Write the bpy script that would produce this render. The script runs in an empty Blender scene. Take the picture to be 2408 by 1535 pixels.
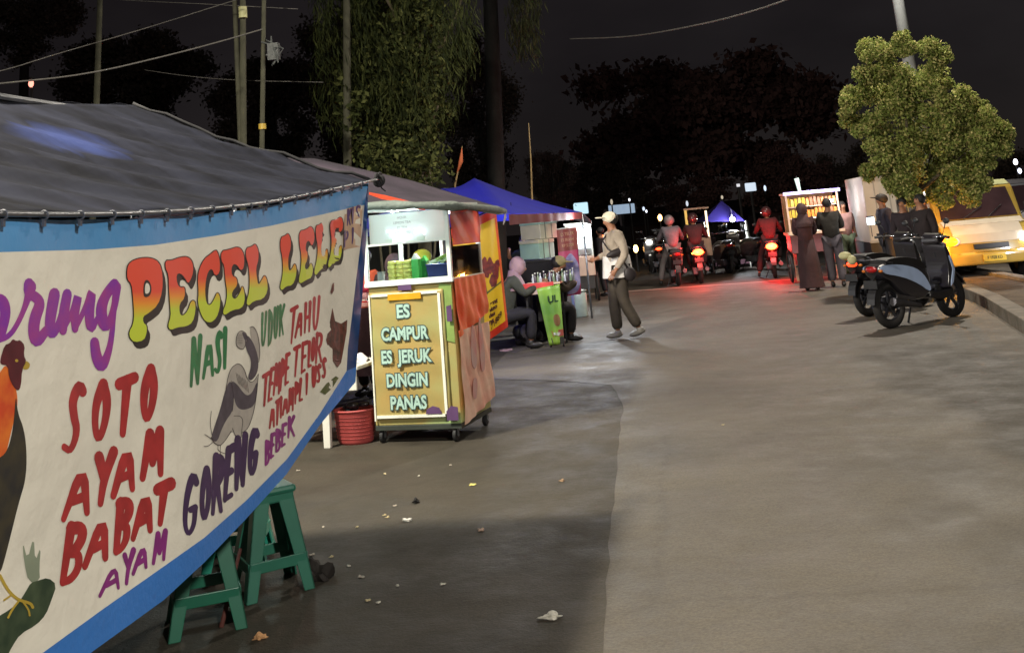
import bpy, bmesh, math, random
import numpy as np
from math import sin, cos, pi, radians, atan2, sqrt
from mathutils import Vector, Matrix
from mathutils.geometry import tessellate_polygon
random.seed(7)
S = bpy.context.scene
COL = S.collection
# ------------------------------------------------------------------ camera frame and survey helpers (pixels of the 2408 px wide photo -> points)
FOC, PPX, PPY, CAMH = 2400.0, 1204.0, 26.0, 1.6
ROLL, PITCH = radians(5), math.atan(516/2400)
def axes(yaw):
    F0 = Vector((-sin(yaw), cos(yaw), 0)); R0 = Vector((cos(yaw), sin(yaw), 0)); U = Vector((0,0,1))
    F = F0*cos(PITCH)+U*sin(PITCH); U1 = U*cos(PITCH)-F0*sin(PITCH)
    return F, U1*cos(ROLL)+R0*sin(ROLL), R0*cos(ROLL)-U1*sin(ROLL)
_F, _U, _R = axes(0)
_d = _F+_R*(1570-PPX)/FOC-_U*(512-PPY)/FOC
CF, CU, CR = axes(atan2(_d.x, _d.y))
CAM = Vector((0,0,CAMH))
def ray(x, y): return CF+CR*((x-PPX)/FOC)-CU*((y-PPY)/FOC)
def GP(x, y, z=0.0): d = ray(x,y); return CAM+d*((z-CAMH)/d.z)
def AX(x, y, X): d = ray(x,y); return CAM+d*(X/d.x)
def AY(x, y, Y): d = ray(x,y); return CAM+d*(Y/d.y)
def PIX(p):
    q = Vector(p)-CAM; w = q.dot(CF); return PPX+FOC*q.dot(CR)/w, PPY-FOC*q.dot(CU)/w
cd = bpy.data.cameras.new('camera'); cam = bpy.data.objects.new('camera', cd); COL.objects.link(cam)
cam.matrix_world = Matrix(((CR.x,CU.x,-CF.x,0),(CR.y,CU.y,-CF.y,0),(CR.z,CU.z,-CF.z,CAMH),(0,0,0,1)))
cd.sensor_width = 36; cd.lens = 36*FOC/2408; cd.shift_y = -(767.5-PPY)/2408; cd.clip_start = .05; cd.clip_end = 600
S.camera = cam
S.view_settings.view_transform = 'Standard'; S.view_settings.look = 'None'; S.view_settings.gamma = 1; S.view_settings.exposure = 0
# ------------------------------------------------------------------ materials
def lin(c): return tuple((v/255/12.92 if v <= 10 else ((v/255+.055)/1.055)**2.4) for v in c[:3])+(1,)
MC = {}
def mat(name, col, rough=.6, metal=0.0, var=.25, scale=6.0, bump=0.0, bscale=None, col2=None, emit=0.0, alpha=1.0, trans=0.0, coat=0.0, ecol=None, detail=4):
    if name in MC: return MC[name]
    m = bpy.data.materials.new(name); m.use_nodes = True; MC[name] = m
    nt = m.node_tree; b = nt.nodes['Principled BSDF']; N = nt.nodes; L = nt.links
    c = lin(col); c2 = lin(col2) if col2 else tuple(v*(1-var) for v in c[:3])+(1,)
    tc = N.new('ShaderNodeTexCoord'); no = N.new('ShaderNodeTexNoise'); no.inputs['Scale'].default_value = scale; no.inputs['Detail'].default_value = detail
    L.new(tc.outputs['Object'], no.inputs['Vector'])
    rp = N.new('ShaderNodeValToRGB'); rp.color_ramp.elements[0].position = .35; rp.color_ramp.elements[1].position = .65
    rp.color_ramp.elements[0].color = c2; rp.color_ramp.elements[1].color = c
    L.new(no.outputs['Fac'], rp.inputs['Fac']); L.new(rp.outputs['Color'], b.inputs['Base Color'])
    b.inputs['Roughness'].default_value = rough; b.inputs['Metallic'].default_value = metal
    b.inputs['Coat Weight'].default_value = coat
    if bump:
        n2 = N.new('ShaderNodeTexNoise'); n2.inputs['Scale'].default_value = bscale or scale*4; n2.inputs['Detail'].default_value = 5
        L.new(tc.outputs['Object'], n2.inputs['Vector'])
        bp = N.new('ShaderNodeBump'); bp.inputs['Strength'].default_value = bump; bp.inputs['Distance'].default_value = .02
        L.new(n2.outputs['Fac'], bp.inputs['Height']); L.new(bp.outputs['Normal'], b.inputs['Normal'])
    if emit:
        b.inputs['Emission Color'].default_value = lin(ecol or col); b.inputs['Emission Strength'].default_value = emit
    if alpha < 1: b.inputs['Alpha'].default_value = alpha
    if trans: b.inputs['Transmission Weight'].default_value = trans
    return m
# ------------------------------------------------------------------ objects
def tag(o, label=None, cat=None, group=None, kind=None):
    if label: o['label'] = label
    if cat: o['category'] = cat
    if group: o['group'] = group
    if kind: o['kind'] = kind
    return o
def T(name, label, cat, loc=(0,0,0), rz=0.0, group=None):
    o = bpy.data.objects.new(name, None); o.empty_display_size = .1; COL.objects.link(o)
    o.location = Vector(loc); o.rotation_euler = (0,0,rz)
    o.matrix_world = Matrix.Translation(Vector(loc)) @ Matrix.Rotation(rz,4,'Z')
    return tag(o, label, cat, group)
def ctree(o, parent=None, loc=None, rz=None, label=None):
    c = o.copy(); COL.objects.link(c)
    if parent: c.parent = parent
    if loc is not None: c.location = Vector(loc)
    if rz is not None: c.rotation_euler = (0,0,rz)
    if label: c['label'] = label
    for ch in list(o.children): ctree(ch, c)
    return c
def rootinv(p):
    while p.parent: p = p.parent
    return (Matrix.Translation(p.location) @ Matrix.Rotation(p.rotation_euler[2],4,'Z')).inverted()
class MB:
    def __init__(s): s.bm = bmesh.new()
    def box(s, c, d, rot=None, mi=0):
        M = Matrix.Translation(Vector(c)) @ (rot.to_4x4() if rot else Matrix.Identity(4)) @ Matrix.Diagonal((d[0],d[1],d[2],1))
        r = bmesh.ops.create_cube(s.bm, size=1, matrix=M)
        for v in r['verts']:
            for f in v.link_faces: f.material_index = mi
        return s
    def bb(s, x0,x1,y0,y1,z0,z1, mi=0): return s.box(((x0+x1)/2,(y0+y1)/2,(z0+z1)/2),(abs(x1-x0),abs(y1-y0),abs(z1-z0)),mi=mi)
    def bar(s, p0, p1, w, h=None):
        p0 = Vector(p0); p1 = Vector(p1); d = p1-p0
        q = d.to_track_quat('Z','Y').to_matrix()
        return s.box((p0+p1)/2,(w,h or w,d.length),q)
    def cyl(s, p0, p1, r0, r1=None, n=12):
        p0 = Vector(p0); p1 = Vector(p1); d = p1-p0
        M = Matrix.Translation((p0+p1)/2) @ d.to_track_quat('Z','Y').to_matrix().to_4x4()
        bmesh.ops.create_cone(s.bm, cap_ends=True, segments=n, radius1=r0, radius2=r0 if r1 is None else r1, depth=d.length, matrix=M); return s
    def ball(s, c, r, seg=12, rot=None):
        r = (r,r,r) if isinstance(r,(int,float)) else r
        M = Matrix.Translation(Vector(c)) @ (rot.to_4x4() if rot else Matrix.Identity(4)) @ Matrix.Diagonal((r[0],r[1],r[2],1))
        bmesh.ops.create_uvsphere(s.bm, u_segments=seg, v_segments=max(6,seg*2//3), radius=1, matrix=M); return s
    def tube(s, pts, r, n=6):
        pts = [Vector(p) for p in pts]; rs = r if isinstance(r,(list,tuple)) else [r]*len(pts); rings = []
        for i,p in enumerate(pts):
            t = (pts[min(i+1,len(pts)-1)]-pts[max(i-1,0)]).normalized()
            a = Vector((0,0,1)) if abs(t.z) < .9 else Vector((1,0,0))
            u = t.cross(a).normalized(); v = t.cross(u)
            rings.append([s.bm.verts.new(p+(u*cos(2*pi*k/n)+v*sin(2*pi*k/n))*rs[i]) for k in range(n)])
        for a,b in zip(rings, rings[1:]):
            for k in range(n): s.bm.faces.new((a[k],a[(k+1)%n],b[(k+1)%n],b[k]))
        s.bm.faces.new(rings[0][::-1]); s.bm.faces.new(rings[-1]); return s
    def torus(s, c, R, r, ax='x', n=24, m=8, flat=1.0):
        c = Vector(c); g = []
        for i in range(n):
            a = 2*pi*i/n; row = []
            for j in range(m):
                b = 2*pi*j/m; rr = R+r*cos(b); w = r*flat*sin(b)
                p = (w, rr*cos(a), rr*sin(a)) if ax == 'x' else ((rr*cos(a), w, rr*sin(a)) if ax == 'y' else (rr*cos(a), rr*sin(a), w))
                row.append(s.bm.verts.new(c+Vector(p)))
            g.append(row)
        for i in range(n):
            for j in range(m): s.bm.faces.new((g[i][j],g[(i+1)%n][j],g[(i+1)%n][(j+1)%m],g[i][(j+1)%m]))
        return s
    def prism(s, pts, a0, a1, ax='x', taper=1.0):
        n = len(pts); cu = sum(p[0] for p in pts)/n; cv = sum(p[1] for p in pts)/n
        def P(u,v,a,t):
            u = cu+(u-cu)*t; v = cv+(v-cv)*t
            return (a,u,v) if ax == 'x' else ((u,a,v) if ax == 'y' else (u,v,a))
        A = [s.bm.verts.new(P(u,v,a0,1)) for u,v in pts]; B = [s.bm.verts.new(P(u,v,a1,taper)) for u,v in pts]
        s.bm.faces.new(A[::-1]); s.bm.faces.new(B)
        for i in range(n): s.bm.faces.new((A[i],A[(i+1)%n],B[(i+1)%n],B[i]))
        return s
    def poly(s, pts, mi=0):
        f = s.bm.faces.new([s.bm.verts.new(Vector(p)) for p in pts]); f.material_index = mi; return s
    def grid(s, fn, nu, nv, mi=0):
        g = [[s.bm.verts.new(Vector(fn(i/nu, j/nv))) for j in range(nv+1)] for i in range(nu+1)]
        for i in range(nu):
            for j in range(nv):
                f = s.bm.faces.new((g[i][j],g[i+1][j],g[i+1][j+1],g[i][j+1])); f.material_index = mi
        return s
    def lathe(s, prof, c=(0,0,0), n=16, sx=1, sy=1):
        c = Vector(c); g = [[s.bm.verts.new(c+Vector((r*cos(2*pi*k/n)*sx, r*sin(2*pi*k/n)*sy, z))) for k in range(n)] for r,z in prof]
        for a,b in zip(g,g[1:]):
            for k in range(n): s.bm.faces.new((a[k],a[(k+1)%n],b[(k+1)%n],b[k]))
        if prof[0][0] > 0: s.bm.faces.new(g[0][::-1])
        if prof[-1][0] > 0: s.bm.faces.new(g[-1])
        return s
    def build(s, name, m, parent=None, world=False, bev=0.0, smooth=False, solid=0.0, sub=0, label=None, recalc=True, disp=None):
        if recalc: bmesh.ops.recalc_face_normals(s.bm, faces=s.bm.faces)
        me = bpy.data.meshes.new(name)
        if world and parent: s.bm.transform(rootinv(parent))
        s.bm.to_mesh(me); s.bm.free()
        for k in (m if isinstance(m,(list,tuple)) else [m]): me.materials.append(k)
        if smooth: me.polygons.foreach_set('use_smooth',[True]*len(me.polygons))
        o = bpy.data.objects.new(name, me); COL.objects.link(o)
        if parent: o.parent = parent
        if bev:
            b = o.modifiers.new('b','BEVEL'); b.width = bev; b.segments = 2; b.limit_method = 'ANGLE'; b.angle_limit = radians(40)
        if solid:
            b = o.modifiers.new('s','SOLIDIFY'); b.thickness = solid; b.offset = 0
        if sub:
            b = o.modifiers.new('u','SUBSURF'); b.levels = sub; b.render_levels = sub
        if label: o['label'] = label
        return o
def text_mb(body, size, origin, ux, uy, off=0.0, ext=.001, sx=1.0, shear=0.0):
    cu = bpy.data.curves.new('t','FONT'); cu.body = body; cu.size = size; cu.align_x = 'CENTER'; cu.offset = off; cu.extrude = ext; cu.shear = shear; cu.resolution_u = 3
    o = bpy.data.objects.new('t', cu); me = bpy.data.meshes.new_from_object(o); bpy.data.objects.remove(o)
    b = MB(); b.bm.from_mesh(me); bpy.data.meshes.remove(me)
    ux = Vector(ux).normalized(); uy = Vector(uy).normalized(); n = ux.cross(uy); og = Vector(origin)
    for v in b.bm.verts: v.co = og+ux*(v.co.x*sx)+uy*v.co.y+n*v.co.z
    return b
# ------------------------------------------------------------------ painted surfaces: outlines cut into the cloth's own plane
def fill(bm, polys, fn, step=24, mi=0, uv=None, uvf=None):
    """polys: [outer, hole..] in drawing units; cut on a grid and laid on fn(x,y)->point"""
    b2 = bmesh.new(); vs = []
    for P in polys: vs += [b2.verts.new((p[0],p[1],0)) for p in P]
    for t in tessellate_polygon([[Vector((p[0],p[1],0)) for p in P] for P in polys]):
        try: b2.faces.new([vs[i] for i in t])
        except ValueError: pass
    xs = [p[0] for p in polys[0]]; ys = [p[1] for p in polys[0]]
    for ax,lo,hi in ((0,min(xs),max(xs)),(1,min(ys),max(ys))):
        k = math.ceil(lo/step)*step
        while k < hi:
            no = Vector((1,0,0)) if ax == 0 else Vector((0,1,0))
            bmesh.ops.bisect_plane(b2, geom=b2.verts[:]+b2.edges[:]+b2.faces[:], plane_co=no*k, plane_no=no)
            k += step
    mp = {}
    for v in b2.verts: mp[v] = bm.verts.new(fn(v.co.x, v.co.y))
    for f in b2.faces:
        try: nf = bm.faces.new([mp[v] for v in f.verts])
        except ValueError: continue
        nf.material_index = mi
        if uvf:
            for l,ov in zip(nf.loops, f.verts): l[uvf].uv = uv(ov.co.x, ov.co.y)
    b2.free()
def smooth_pl(pts, it=2, closed=False):
    for _ in range(it):
        q = []
        n = len(pts); rng = range(n) if closed else range(n-1)
        if not closed: q.append(pts[0])
        for i in rng:
            a = pts[i]; b = pts[(i+1)%n]
            q.append(tuple(a[k]*.75+b[k]*.25 for k in range(len(a)))); q.append(tuple(a[k]*.25+b[k]*.75 for k in range(len(a))))
        if not closed: q.append(pts[-1])
        pts = q
    return pts
def stroke(bm, pts, w, fn, ax=1.0, ay=1.0, mi=0, seg=10):
    """brush stroke: points (x,y[,width factor]) swept with round ends"""
    pts = [(p[0],p[1],(p[2] if len(p) > 2 else 1.0)) for p in pts]
    if len(pts) > 2: pts = smooth_pl(pts, 2)
    q = [pts[0]]
    for a,b in zip(pts,pts[1:]):
        L = math.hypot(b[0]-a[0],b[1]-a[1]); n = max(1,int(L/seg))
        for i in range(1,n+1): q.append(tuple(a[k]+(b[k]-a[k])*i/n for k in range(3)))
    L = []; R = []
    for i,p in enumerate(q):
        a = q[max(i-1,0)]; b = q[min(i+1,len(q)-1)]; dx = b[0]-a[0]; dy = b[1]-a[1]; l = math.hypot(dx,dy) or 1
        nx, ny = -dy/l, dx/l; h = w*p[2]/2
        L.append((p[0]+nx*h*ax,p[1]+ny*h*ay)); R.append((p[0]-nx*h*ax,p[1]-ny*h*ay))
    def cap(p, prev):
        dx = p[0]-prev[0]; dy = p[1]-prev[1]; l = math.hypot(dx,dy) or 1; dx /= l; dy /= l; h = w*p[2]/2; o = []
        for k in range(1,5):
            a = pi*k/5; o.append((p[0]+(-dy*cos(a)+dx*sin(a))*h*ax, p[1]+(dx*cos(a)+dy*sin(a))*h*ay))
        return o
    e = cap(q[-1], q[-2]); s0 = cap(q[0], q[1])
    V = lambda p: bm.verts.new(fn(p[0],p[1]))
    LV = [V(p) for p in L]; RV = [V(p) for p in R]
    for i in range(len(q)-1):
        bm.faces.new((LV[i],LV[i+1],RV[i+1],RV[i])).material_index = mi
    bm.faces.new([LV[-1]]+[V(p) for p in e]+[RV[-1]]).material_index = mi
    bm.faces.new([RV[0]]+[V(p) for p in s0]+[LV[0]]).material_index = mi
GL = {
'A':[[(.02,1),(.5,.02),(.95,.98)],[(.2,.68),(.8,.66)]],'B':[[(.12,0),(.1,1)],[(.1,.03),(.75,.05),(.9,.25),(.6,.45),(.15,.48)],[(.15,.48),(.8,.52),(.98,.78),(.65,.98),(.1,1)]],
'C':[[(.92,.15),(.55,0),(.12,.3),(.12,.75),(.5,1),(.92,.85)]],'D':[[(.12,0),(.1,1)],[(.1,.02),(.75,.1),(.95,.5),(.7,.92),(.1,1)]],
'E':[[(.15,0),(.1,1)],[(.15,.02),(.9,0)],[(.12,.48),(.75,.46)],[(.1,.98),(.9,.95)]],'G':[[(.9,.15),(.55,0),(.12,.35),(.1,.8),(.45,1),(.85,.85),(.88,.58)],[(.5,.58),(.9,.56)]],
'H':[[(.12,0),(.08,1)],[(.9,0),(.86,1)],[(.1,.5),(.88,.48)]],'I':[[(.5,0),(.45,1)]],'J':[[(.8,0),(.8,.7),(.5,1),(.1,.85)]],
'K':[[(.12,0),(.08,1)],[(.9,.02),(.15,.55)],[(.3,.45),(.92,1)]],'L':[[(.15,0),(.1,.98)],[(.1,.98),(.9,.95)]],
'M':[[(.05,1),(.2,.02)],[(.2,.02),(.5,.7)],[(.5,.7),(.82,.02)],[(.82,.02),(.95,1)]],'N':[[(.08,1),(.15,.02)],[(.15,.02),(.82,.98)],[(.82,.98),(.92,0)]],
'O':[[(.5,0),(.1,.3),(.1,.72),(.5,1),(.9,.7),(.9,.3),(.5,0)]],'P':[[(.12,0),(.08,1)],[(.12,.03),(.8,.06),(.92,.28),(.7,.5),(.12,.54)]],
'R':[[(.12,0),(.08,1)],[(.12,.03),(.8,.06),(.9,.28),(.65,.48),(.12,.52)],[(.4,.5),(.92,1)]],'S':[[(.9,.12),(.55,0),(.15,.2),(.45,.45),(.88,.7),(.6,.98),(.08,.88)]],
'T':[[(0,.04),(1,0)],[(.52,.02),(.48,1)]],'U':[[(.1,0),(.08,.75),(.45,1),(.85,.75),(.92,0)]],'Y':[[(.05,0),(.5,.5)],[(.95,0),(.5,.5),(.4,1)]]}
def letters(bm, specs, fn, tr, w, ax=1.0, ay=1.0):
    """specs: (char, top x0, top x1, top y, bottom x0, bottom x1, bottom y, rise)"""
    n = 0
    for ch,tx0,tx1,ty,bx0,bx1,by,rise in specs:
        m = (tx1-tx0)*.12
        for st in GL[ch]:
            n += 1; P = []
            for u,v in st:
                x = (tx0+m+(tx1-tx0-2*m)*u)*(1-v)+(bx0+m+(bx1-bx0-2*m)*u)*v
                y = (ty-rise*(u-.5))*(1-v)+(by-rise*(u-.5))*v
                P.append(tr(x,y)+(random.uniform(.9,1.1)*(1.28-.5*v),))
            stroke(bm, P, w, (lambda o: (lambda x,y: fn(x,y,o)))(.0001*(n%12)), ax, ay)
# ------------------------------------------------------------------ world: night sky with faint lit cloud over a very dim physical sky
W = bpy.data.worlds.new('World'); S.world = W; W.use_nodes = True
nt = W.node_tree; N = nt.nodes; L = nt.links; bg = N['Background']
sky = N.new('ShaderNodeTexSky'); sky.sky_type = 'NISHITA'; sky.sun_disc = False; sky.sun_elevation = radians(40); sky.sun_rotation = radians(60)
bg.inputs['Strength'].default_value = .0004; L.new(sky.outputs[0], bg.inputs['Color'])
bg2 = N.new('ShaderNodeBackground'); tc = N.new('ShaderNodeTexCoord'); mp = N.new('ShaderNodeMapping'); mp.inputs['Scale'].default_value = (1,1,2.2)
no = N.new('ShaderNodeTexNoise'); no.inputs['Scale'].default_value = 2.6; no.inputs['Detail'].default_value = 5
rp = N.new('ShaderNodeValToRGB'); rp.color_ramp.elements[0].position = .38; rp.color_ramp.elements[1].position = .68
rp.color_ramp.elements[0].color = (.0068,.005,.0052,1); rp.color_ramp.elements[1].color = (.0135,.0108,.011,1)
L.new(tc.outputs['Generated'], mp.inputs['Vector']); L.new(mp.outputs[0], no.inputs['Vector']); L.new(no.outputs['Fac'], rp.inputs['Fac']); L.new(rp.outputs['Color'], bg2.inputs['Color'])
ad = N.new('ShaderNodeAddShader'); L.new(bg.outputs[0], ad.inputs[0]); L.new(bg2.outputs[0], ad.inputs[1]); L.new(ad.outputs[0], N['World Output'].inputs['Surface'])
sd = bpy.data.lights.new('moonlight','SUN'); sd.energy = .02; sd.angle = radians(.5); sd.color = (1,.95,.88)
so = bpy.data.objects.new('moonlight', sd); COL.objects.link(so); so.rotation_euler = (radians(50),0,radians(-60))
# ------------------------------------------------------------------ ground
def ground_mat(name, c1, c2, c3, big=.35, rough=.85, kerb_shade=False):
    m = bpy.data.materials.new(name); m.use_nodes = True; nt = m.node_tree; N = nt.nodes; L = nt.links; b = N['Principled BSDF']
    tc = N.new('ShaderNodeTexCoord')
    def noise(s, d=5, r=.6):
        n = N.new('ShaderNodeTexNoise'); n.inputs['Scale'].default_value = s; n.inputs['Detail'].default_value = d; n.inputs['Roughness'].default_value = r
        L.new(tc.outputs['Object'], n.inputs['Vector']); return n
    def ramp(src, a, ca, bb, cb):
        r = N.new('ShaderNodeValToRGB'); r.color_ramp.elements[0].position = a; r.color_ramp.elements[1].position = bb
        r.color_ramp.elements[0].color = ca; r.color_ramp.elements[1].color = cb; L.new(src, r.inputs['Fac']); return r
    n1 = noise(big,6,.62); r1 = ramp(n1.outputs['Fac'], .36, c2, .6, c1)
    n2 = noise(2.3,7,.7); r2 = ramp(n2.outputs['Fac'], .3, (.72,.72,.72,1), .62, (1.06,1.06,1.06,1))
    mx = N.new('ShaderNodeMixRGB'); mx.blend_type = 'MULTIPLY'; mx.inputs[0].default_value = 1; L.new(r1.outputs[0], mx.inputs[1]); L.new(r2.outputs[0], mx.inputs[2])
    n3 = noise(75,3,.75); r3 = ramp(n3.outputs['Fac'], .32, (.6,.6,.6,1), .68, (1.35,1.34,1.3,1))
    m2 = N.new('ShaderNodeMixRGB'); m2.blend_type = 'MULTIPLY'; m2.inputs[0].default_value = .8; L.new(mx.outputs[0], m2.inputs[1]); L.new(r3.outputs[0], m2.inputs[2])
    n4 = noise(.9,4,.5); r4 = ramp(n4.outputs['Fac'], .66, (0,0,0,1), .74, (1,1,1,1))
    m3 = N.new('ShaderNodeMixRGB'); L.new(r4.outputs[0], m3.inputs[0]); L.new(m2.outputs[0], m3.inputs[1]); m3.inputs[2].default_value = c3
    out = m3
    vo = N.new('ShaderNodeTexVoronoi'); vo.feature = 'DISTANCE_TO_EDGE'; vo.inputs['Scale'].default_value = .45; wv = N.new('ShaderNodeMixRGB'); wv.inputs[0].default_value = .22; L.new(tc.outputs['Object'], wv.inputs[1]); L.new(n2.outputs['Color'], wv.inputs[2]); L.new(wv.outputs[0], vo.inputs['Vector'])
    rc = ramp(vo.outputs['Distance'], 0.0, (.35,.33,.3,1), .012, (1,1,1,1)); mc = N.new('ShaderNodeMixRGB'); mc.blend_type = 'MULTIPLY'; mc.inputs[0].default_value = .22; L.new(m3.outputs[0], mc.inputs[1]); L.new(rc.outputs[0], mc.inputs[2]); out = mc
    n5 = noise(.28,3,.5); n6 = noise(4.5,5,.6); r5 = ramp(n5.outputs['Fac'], .55, (1,1,1,1), .7, (.7,.69,.66,1)); m5 = N.new('ShaderNodeMixRGB'); m5.blend_type = 'MULTIPLY'; m5.inputs[0].default_value = .8; L.new(out.outputs[0], m5.inputs[1]); L.new(r5.outputs[0], m5.inputs[2]); out = m5
    if kerb_shade:   # tree shadow along the kerb, painted into the road colour
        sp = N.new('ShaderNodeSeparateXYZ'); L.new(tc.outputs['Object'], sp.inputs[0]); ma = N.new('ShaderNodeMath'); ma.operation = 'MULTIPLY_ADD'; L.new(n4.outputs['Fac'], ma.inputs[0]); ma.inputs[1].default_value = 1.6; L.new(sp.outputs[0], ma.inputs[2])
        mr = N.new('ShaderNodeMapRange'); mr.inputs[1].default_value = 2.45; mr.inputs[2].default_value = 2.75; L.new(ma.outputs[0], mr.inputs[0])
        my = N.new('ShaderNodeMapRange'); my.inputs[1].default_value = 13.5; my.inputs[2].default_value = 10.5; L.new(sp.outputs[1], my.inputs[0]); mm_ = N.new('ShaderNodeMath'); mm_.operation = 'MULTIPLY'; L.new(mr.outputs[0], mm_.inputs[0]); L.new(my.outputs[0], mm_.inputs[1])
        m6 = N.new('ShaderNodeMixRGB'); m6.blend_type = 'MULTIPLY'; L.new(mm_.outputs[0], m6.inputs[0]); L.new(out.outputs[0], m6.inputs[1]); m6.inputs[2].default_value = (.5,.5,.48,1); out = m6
    L.new(out.outputs[0], b.inputs['Base Color'])
    rr = ramp(n2.outputs['Fac'], .35, (rough-.22,)*3+(1,), .7, (rough+.1,)*3+(1,)); L.new(rr.outputs[0], b.inputs['Roughness'])
    bp = N.new('ShaderNodeBump'); bp.inputs['Strength'].default_value = .5; bp.inputs['Distance'].default_value = .006; L.new(n3.outputs['Fac'], bp.inputs['Height'])
    b2 = N.new('ShaderNodeBump'); b2.inputs['Strength'].default_value = .35; b2.inputs['Distance'].default_value = .05; L.new(n2.outputs['Fac'], b2.inputs['Height']); L.new(bp.outputs[0], b2.inputs['Normal'])
    L.new(b2.outputs[0], b.inputs['Normal']); return m
GM = ground_mat('old_asphalt', (.047,.038,.025,1), (.027,.022,.014,1), (.034,.029,.021,1), .8)  # old asphalt, darkened further to stand for the tents' shadow
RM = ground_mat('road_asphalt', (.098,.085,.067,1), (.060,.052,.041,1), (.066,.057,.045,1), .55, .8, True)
def sheet(name, pts, z, m, step=4.0, wob=0.0, label=None):
    b = MB(); random.seed(3)
    if wob:
        q = []
        for a,c in zip(pts, pts[1:]+pts[:1]):
            n = max(1,int(math.hypot(c[0]-a[0],c[1]-a[1])/.25))
            for i in range(n): q.append((a[0]+(c[0]-a[0])*i/n+random.uniform(-wob,wob), a[1]+(c[1]-a[1])*i/n+random.uniform(-wob,wob)))
        pts = q
    fill(b.bm, [pts], lambda x,y: Vector((x,y,z)), step=step)
    for f in b.bm.faces:
        f.normal_update()
        if f.normal.z < 0: f.normal_flip()
    o = b.build(name, m, recalc=False); tag(o, kind='structure'); return o
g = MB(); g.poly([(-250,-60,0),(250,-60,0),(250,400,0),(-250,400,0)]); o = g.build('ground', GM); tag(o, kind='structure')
sheet('road', [(-.46,-3),(-.44,4.3),(-.52,7),(-.58,9.65),(-.75,10.9),(-1.3,11.4),(-2.3,12),(-2.4,16),(-2.2,20),(-1.95,24.6),(3.9,23.9),(4.42,22),(4.42,18),(4.15,15.5),(3.68,12.3),(3.35,9),(3.1,5),(3.05,-3)], .004, RM, 3, .012)  # left edge follows the tent shadow painted by the darker ground
PM = ground_mat('pale_paving', (.24,.215,.18,1), (.17,.15,.13,1), (.19,.17,.14,1), 1.2, .75)
sheet('pavement_strip', [(-2.6,24.75),(-2.55,25.15),(4.0,24.35),(4.0,24.02)], .006, PM, 2, .02)
sheet('far_road', [(5.75,-3),(5.75,60),(16,60),(16,-3)], .004, RM, 6)
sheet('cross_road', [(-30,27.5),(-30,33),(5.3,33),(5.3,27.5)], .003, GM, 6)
# kerb of the median, a raised strip with planting soil
ko = [(3.25,-3),(3.3,5),(3.45,9),(3.72,12.3),(4.2,15.5),(4.48,18.2),(4.5,23.5)]
KM = mat('kerb_concrete',(112,106,96),.85,var=.35,scale=5,bump=.3)
b = MB(); w = .22
ins = [(x+w,y) for x,y in ko]
for (a,c),(d,e) in zip(zip(ko,ko[1:]),zip(ins,ins[1:])):
    P = [a,c,e,d]; V = [b.bm.verts.new((x,y,0)) for x,y in P]+[b.bm.verts.new((x,y,.17)) for x,y in P]
    for f in ((4,5,6,7),(0,1,5,4),(1,2,6,5),(2,3,7,6),(3,0,4,7)): b.bm.faces.new([V[i] for i in f])
o = b.build('kerb', KM, bev=.012); tag(o, kind='structure')
sheet('median_soil', ins+[(5.55,23.5),(5.5,-3)], .12, mat('median_soil',(84,72,58),.95,var=.5,scale=3,bump=.8), 2)
b = MB(); b.bb(5.5,5.72,-3,23.5,0,.17); tag(b.build('kerb', KM, bev=.012), kind='structure')
# ------------------------------------------------------------------ banner
def bsx(Y, z): # painted cloth: nearly a vertical wall beside the road, with soft folds towards its far end
    e = max(0,(Y-4.6)/1.1)
    return -1.65+.006*sin(Y*9+z*3)+.010*sin(Y*2.7-z*2)*(1.9-z)+e*.012*sin(Y*34+z*1.5)
def BF(x, y, off=0.0):
    d = ray(x,y); X = -1.65
    for _ in range(6):
        p = CAM+d*(X/d.x); X = bsx(p.y,p.z)+off
    return CAM+d*(X/d.x)
z1 = lambda x,y: (x*.3638, 398+y*.3638)      # the enlargements the outlines were measured in
z2 = lambda x,y: (x*.4813, 796.3+y*.4813)
z3 = lambda x,y: (438+x*.3113, 676.9+y*.3113)
CLOTH = mat('banner_cloth',(234,228,212),.75,var=.12,scale=2.2,bump=.5,bscale=9,detail=8)
BLUE = mat('banner_blue_hem',(58,124,205),.45,var=.12,scale=4,bump=.15,bscale=40)
DBLUE = mat('banner_dark_blue_hem',(18,62,120),.5,var=.2,scale=5)
banner = T('painted_banner','cream cloth banner with blue hems, painted rooster, catfish and PECEL LELE lettering','banner',(-1.65,3.8,0))
xl, yl0 = PIX((-1.65,1.75,1.74)); xl2, yl1 = PIX((-1.65,1.75,1.655)); xl3, yl2 = PIX((-1.65,1.75,.70)); xl4, yl3 = PIX((-1.65,1.75,.60))
top = [(0,514),(145,518),(349,513),(546,498),(691,474),(790,453),(866,431)]
wt = [(0,593),(218,587),(364,576),(509,554),(637,531),(764,503),(857,482)]
wr = [(850,560),(838,652),(828,740),(818,820),(815,872)]
wb = [(751,974),(674,1080),(578,1177),(481,1263),(385,1331),(241,1432),(99,1535)]
lo = [(212,1535),(385,1410),(481,1321),(578,1220),(674,1114),(751,1000),(836,898)]
sx = lambda L: smooth_pl(L,2)
b = MB(); fill(b.bm,[[(xl2,yl1)]+wt+wr+wb+[(xl3,yl2)]], BF, 16)
b.build('cloth', CLOTH, banner, world=True, smooth=True, recalc=True)
b = MB(); fill(b.bm,[[(xl,yl0)]+top+wt[::-1]+[(xl2,yl1)]], BF, 16); b.build('top_hem', mat('banner_top_hem',(84,150,205),.4,var=.1,scale=3,bump=.25,bscale=9), banner, world=True, smooth=True)
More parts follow.
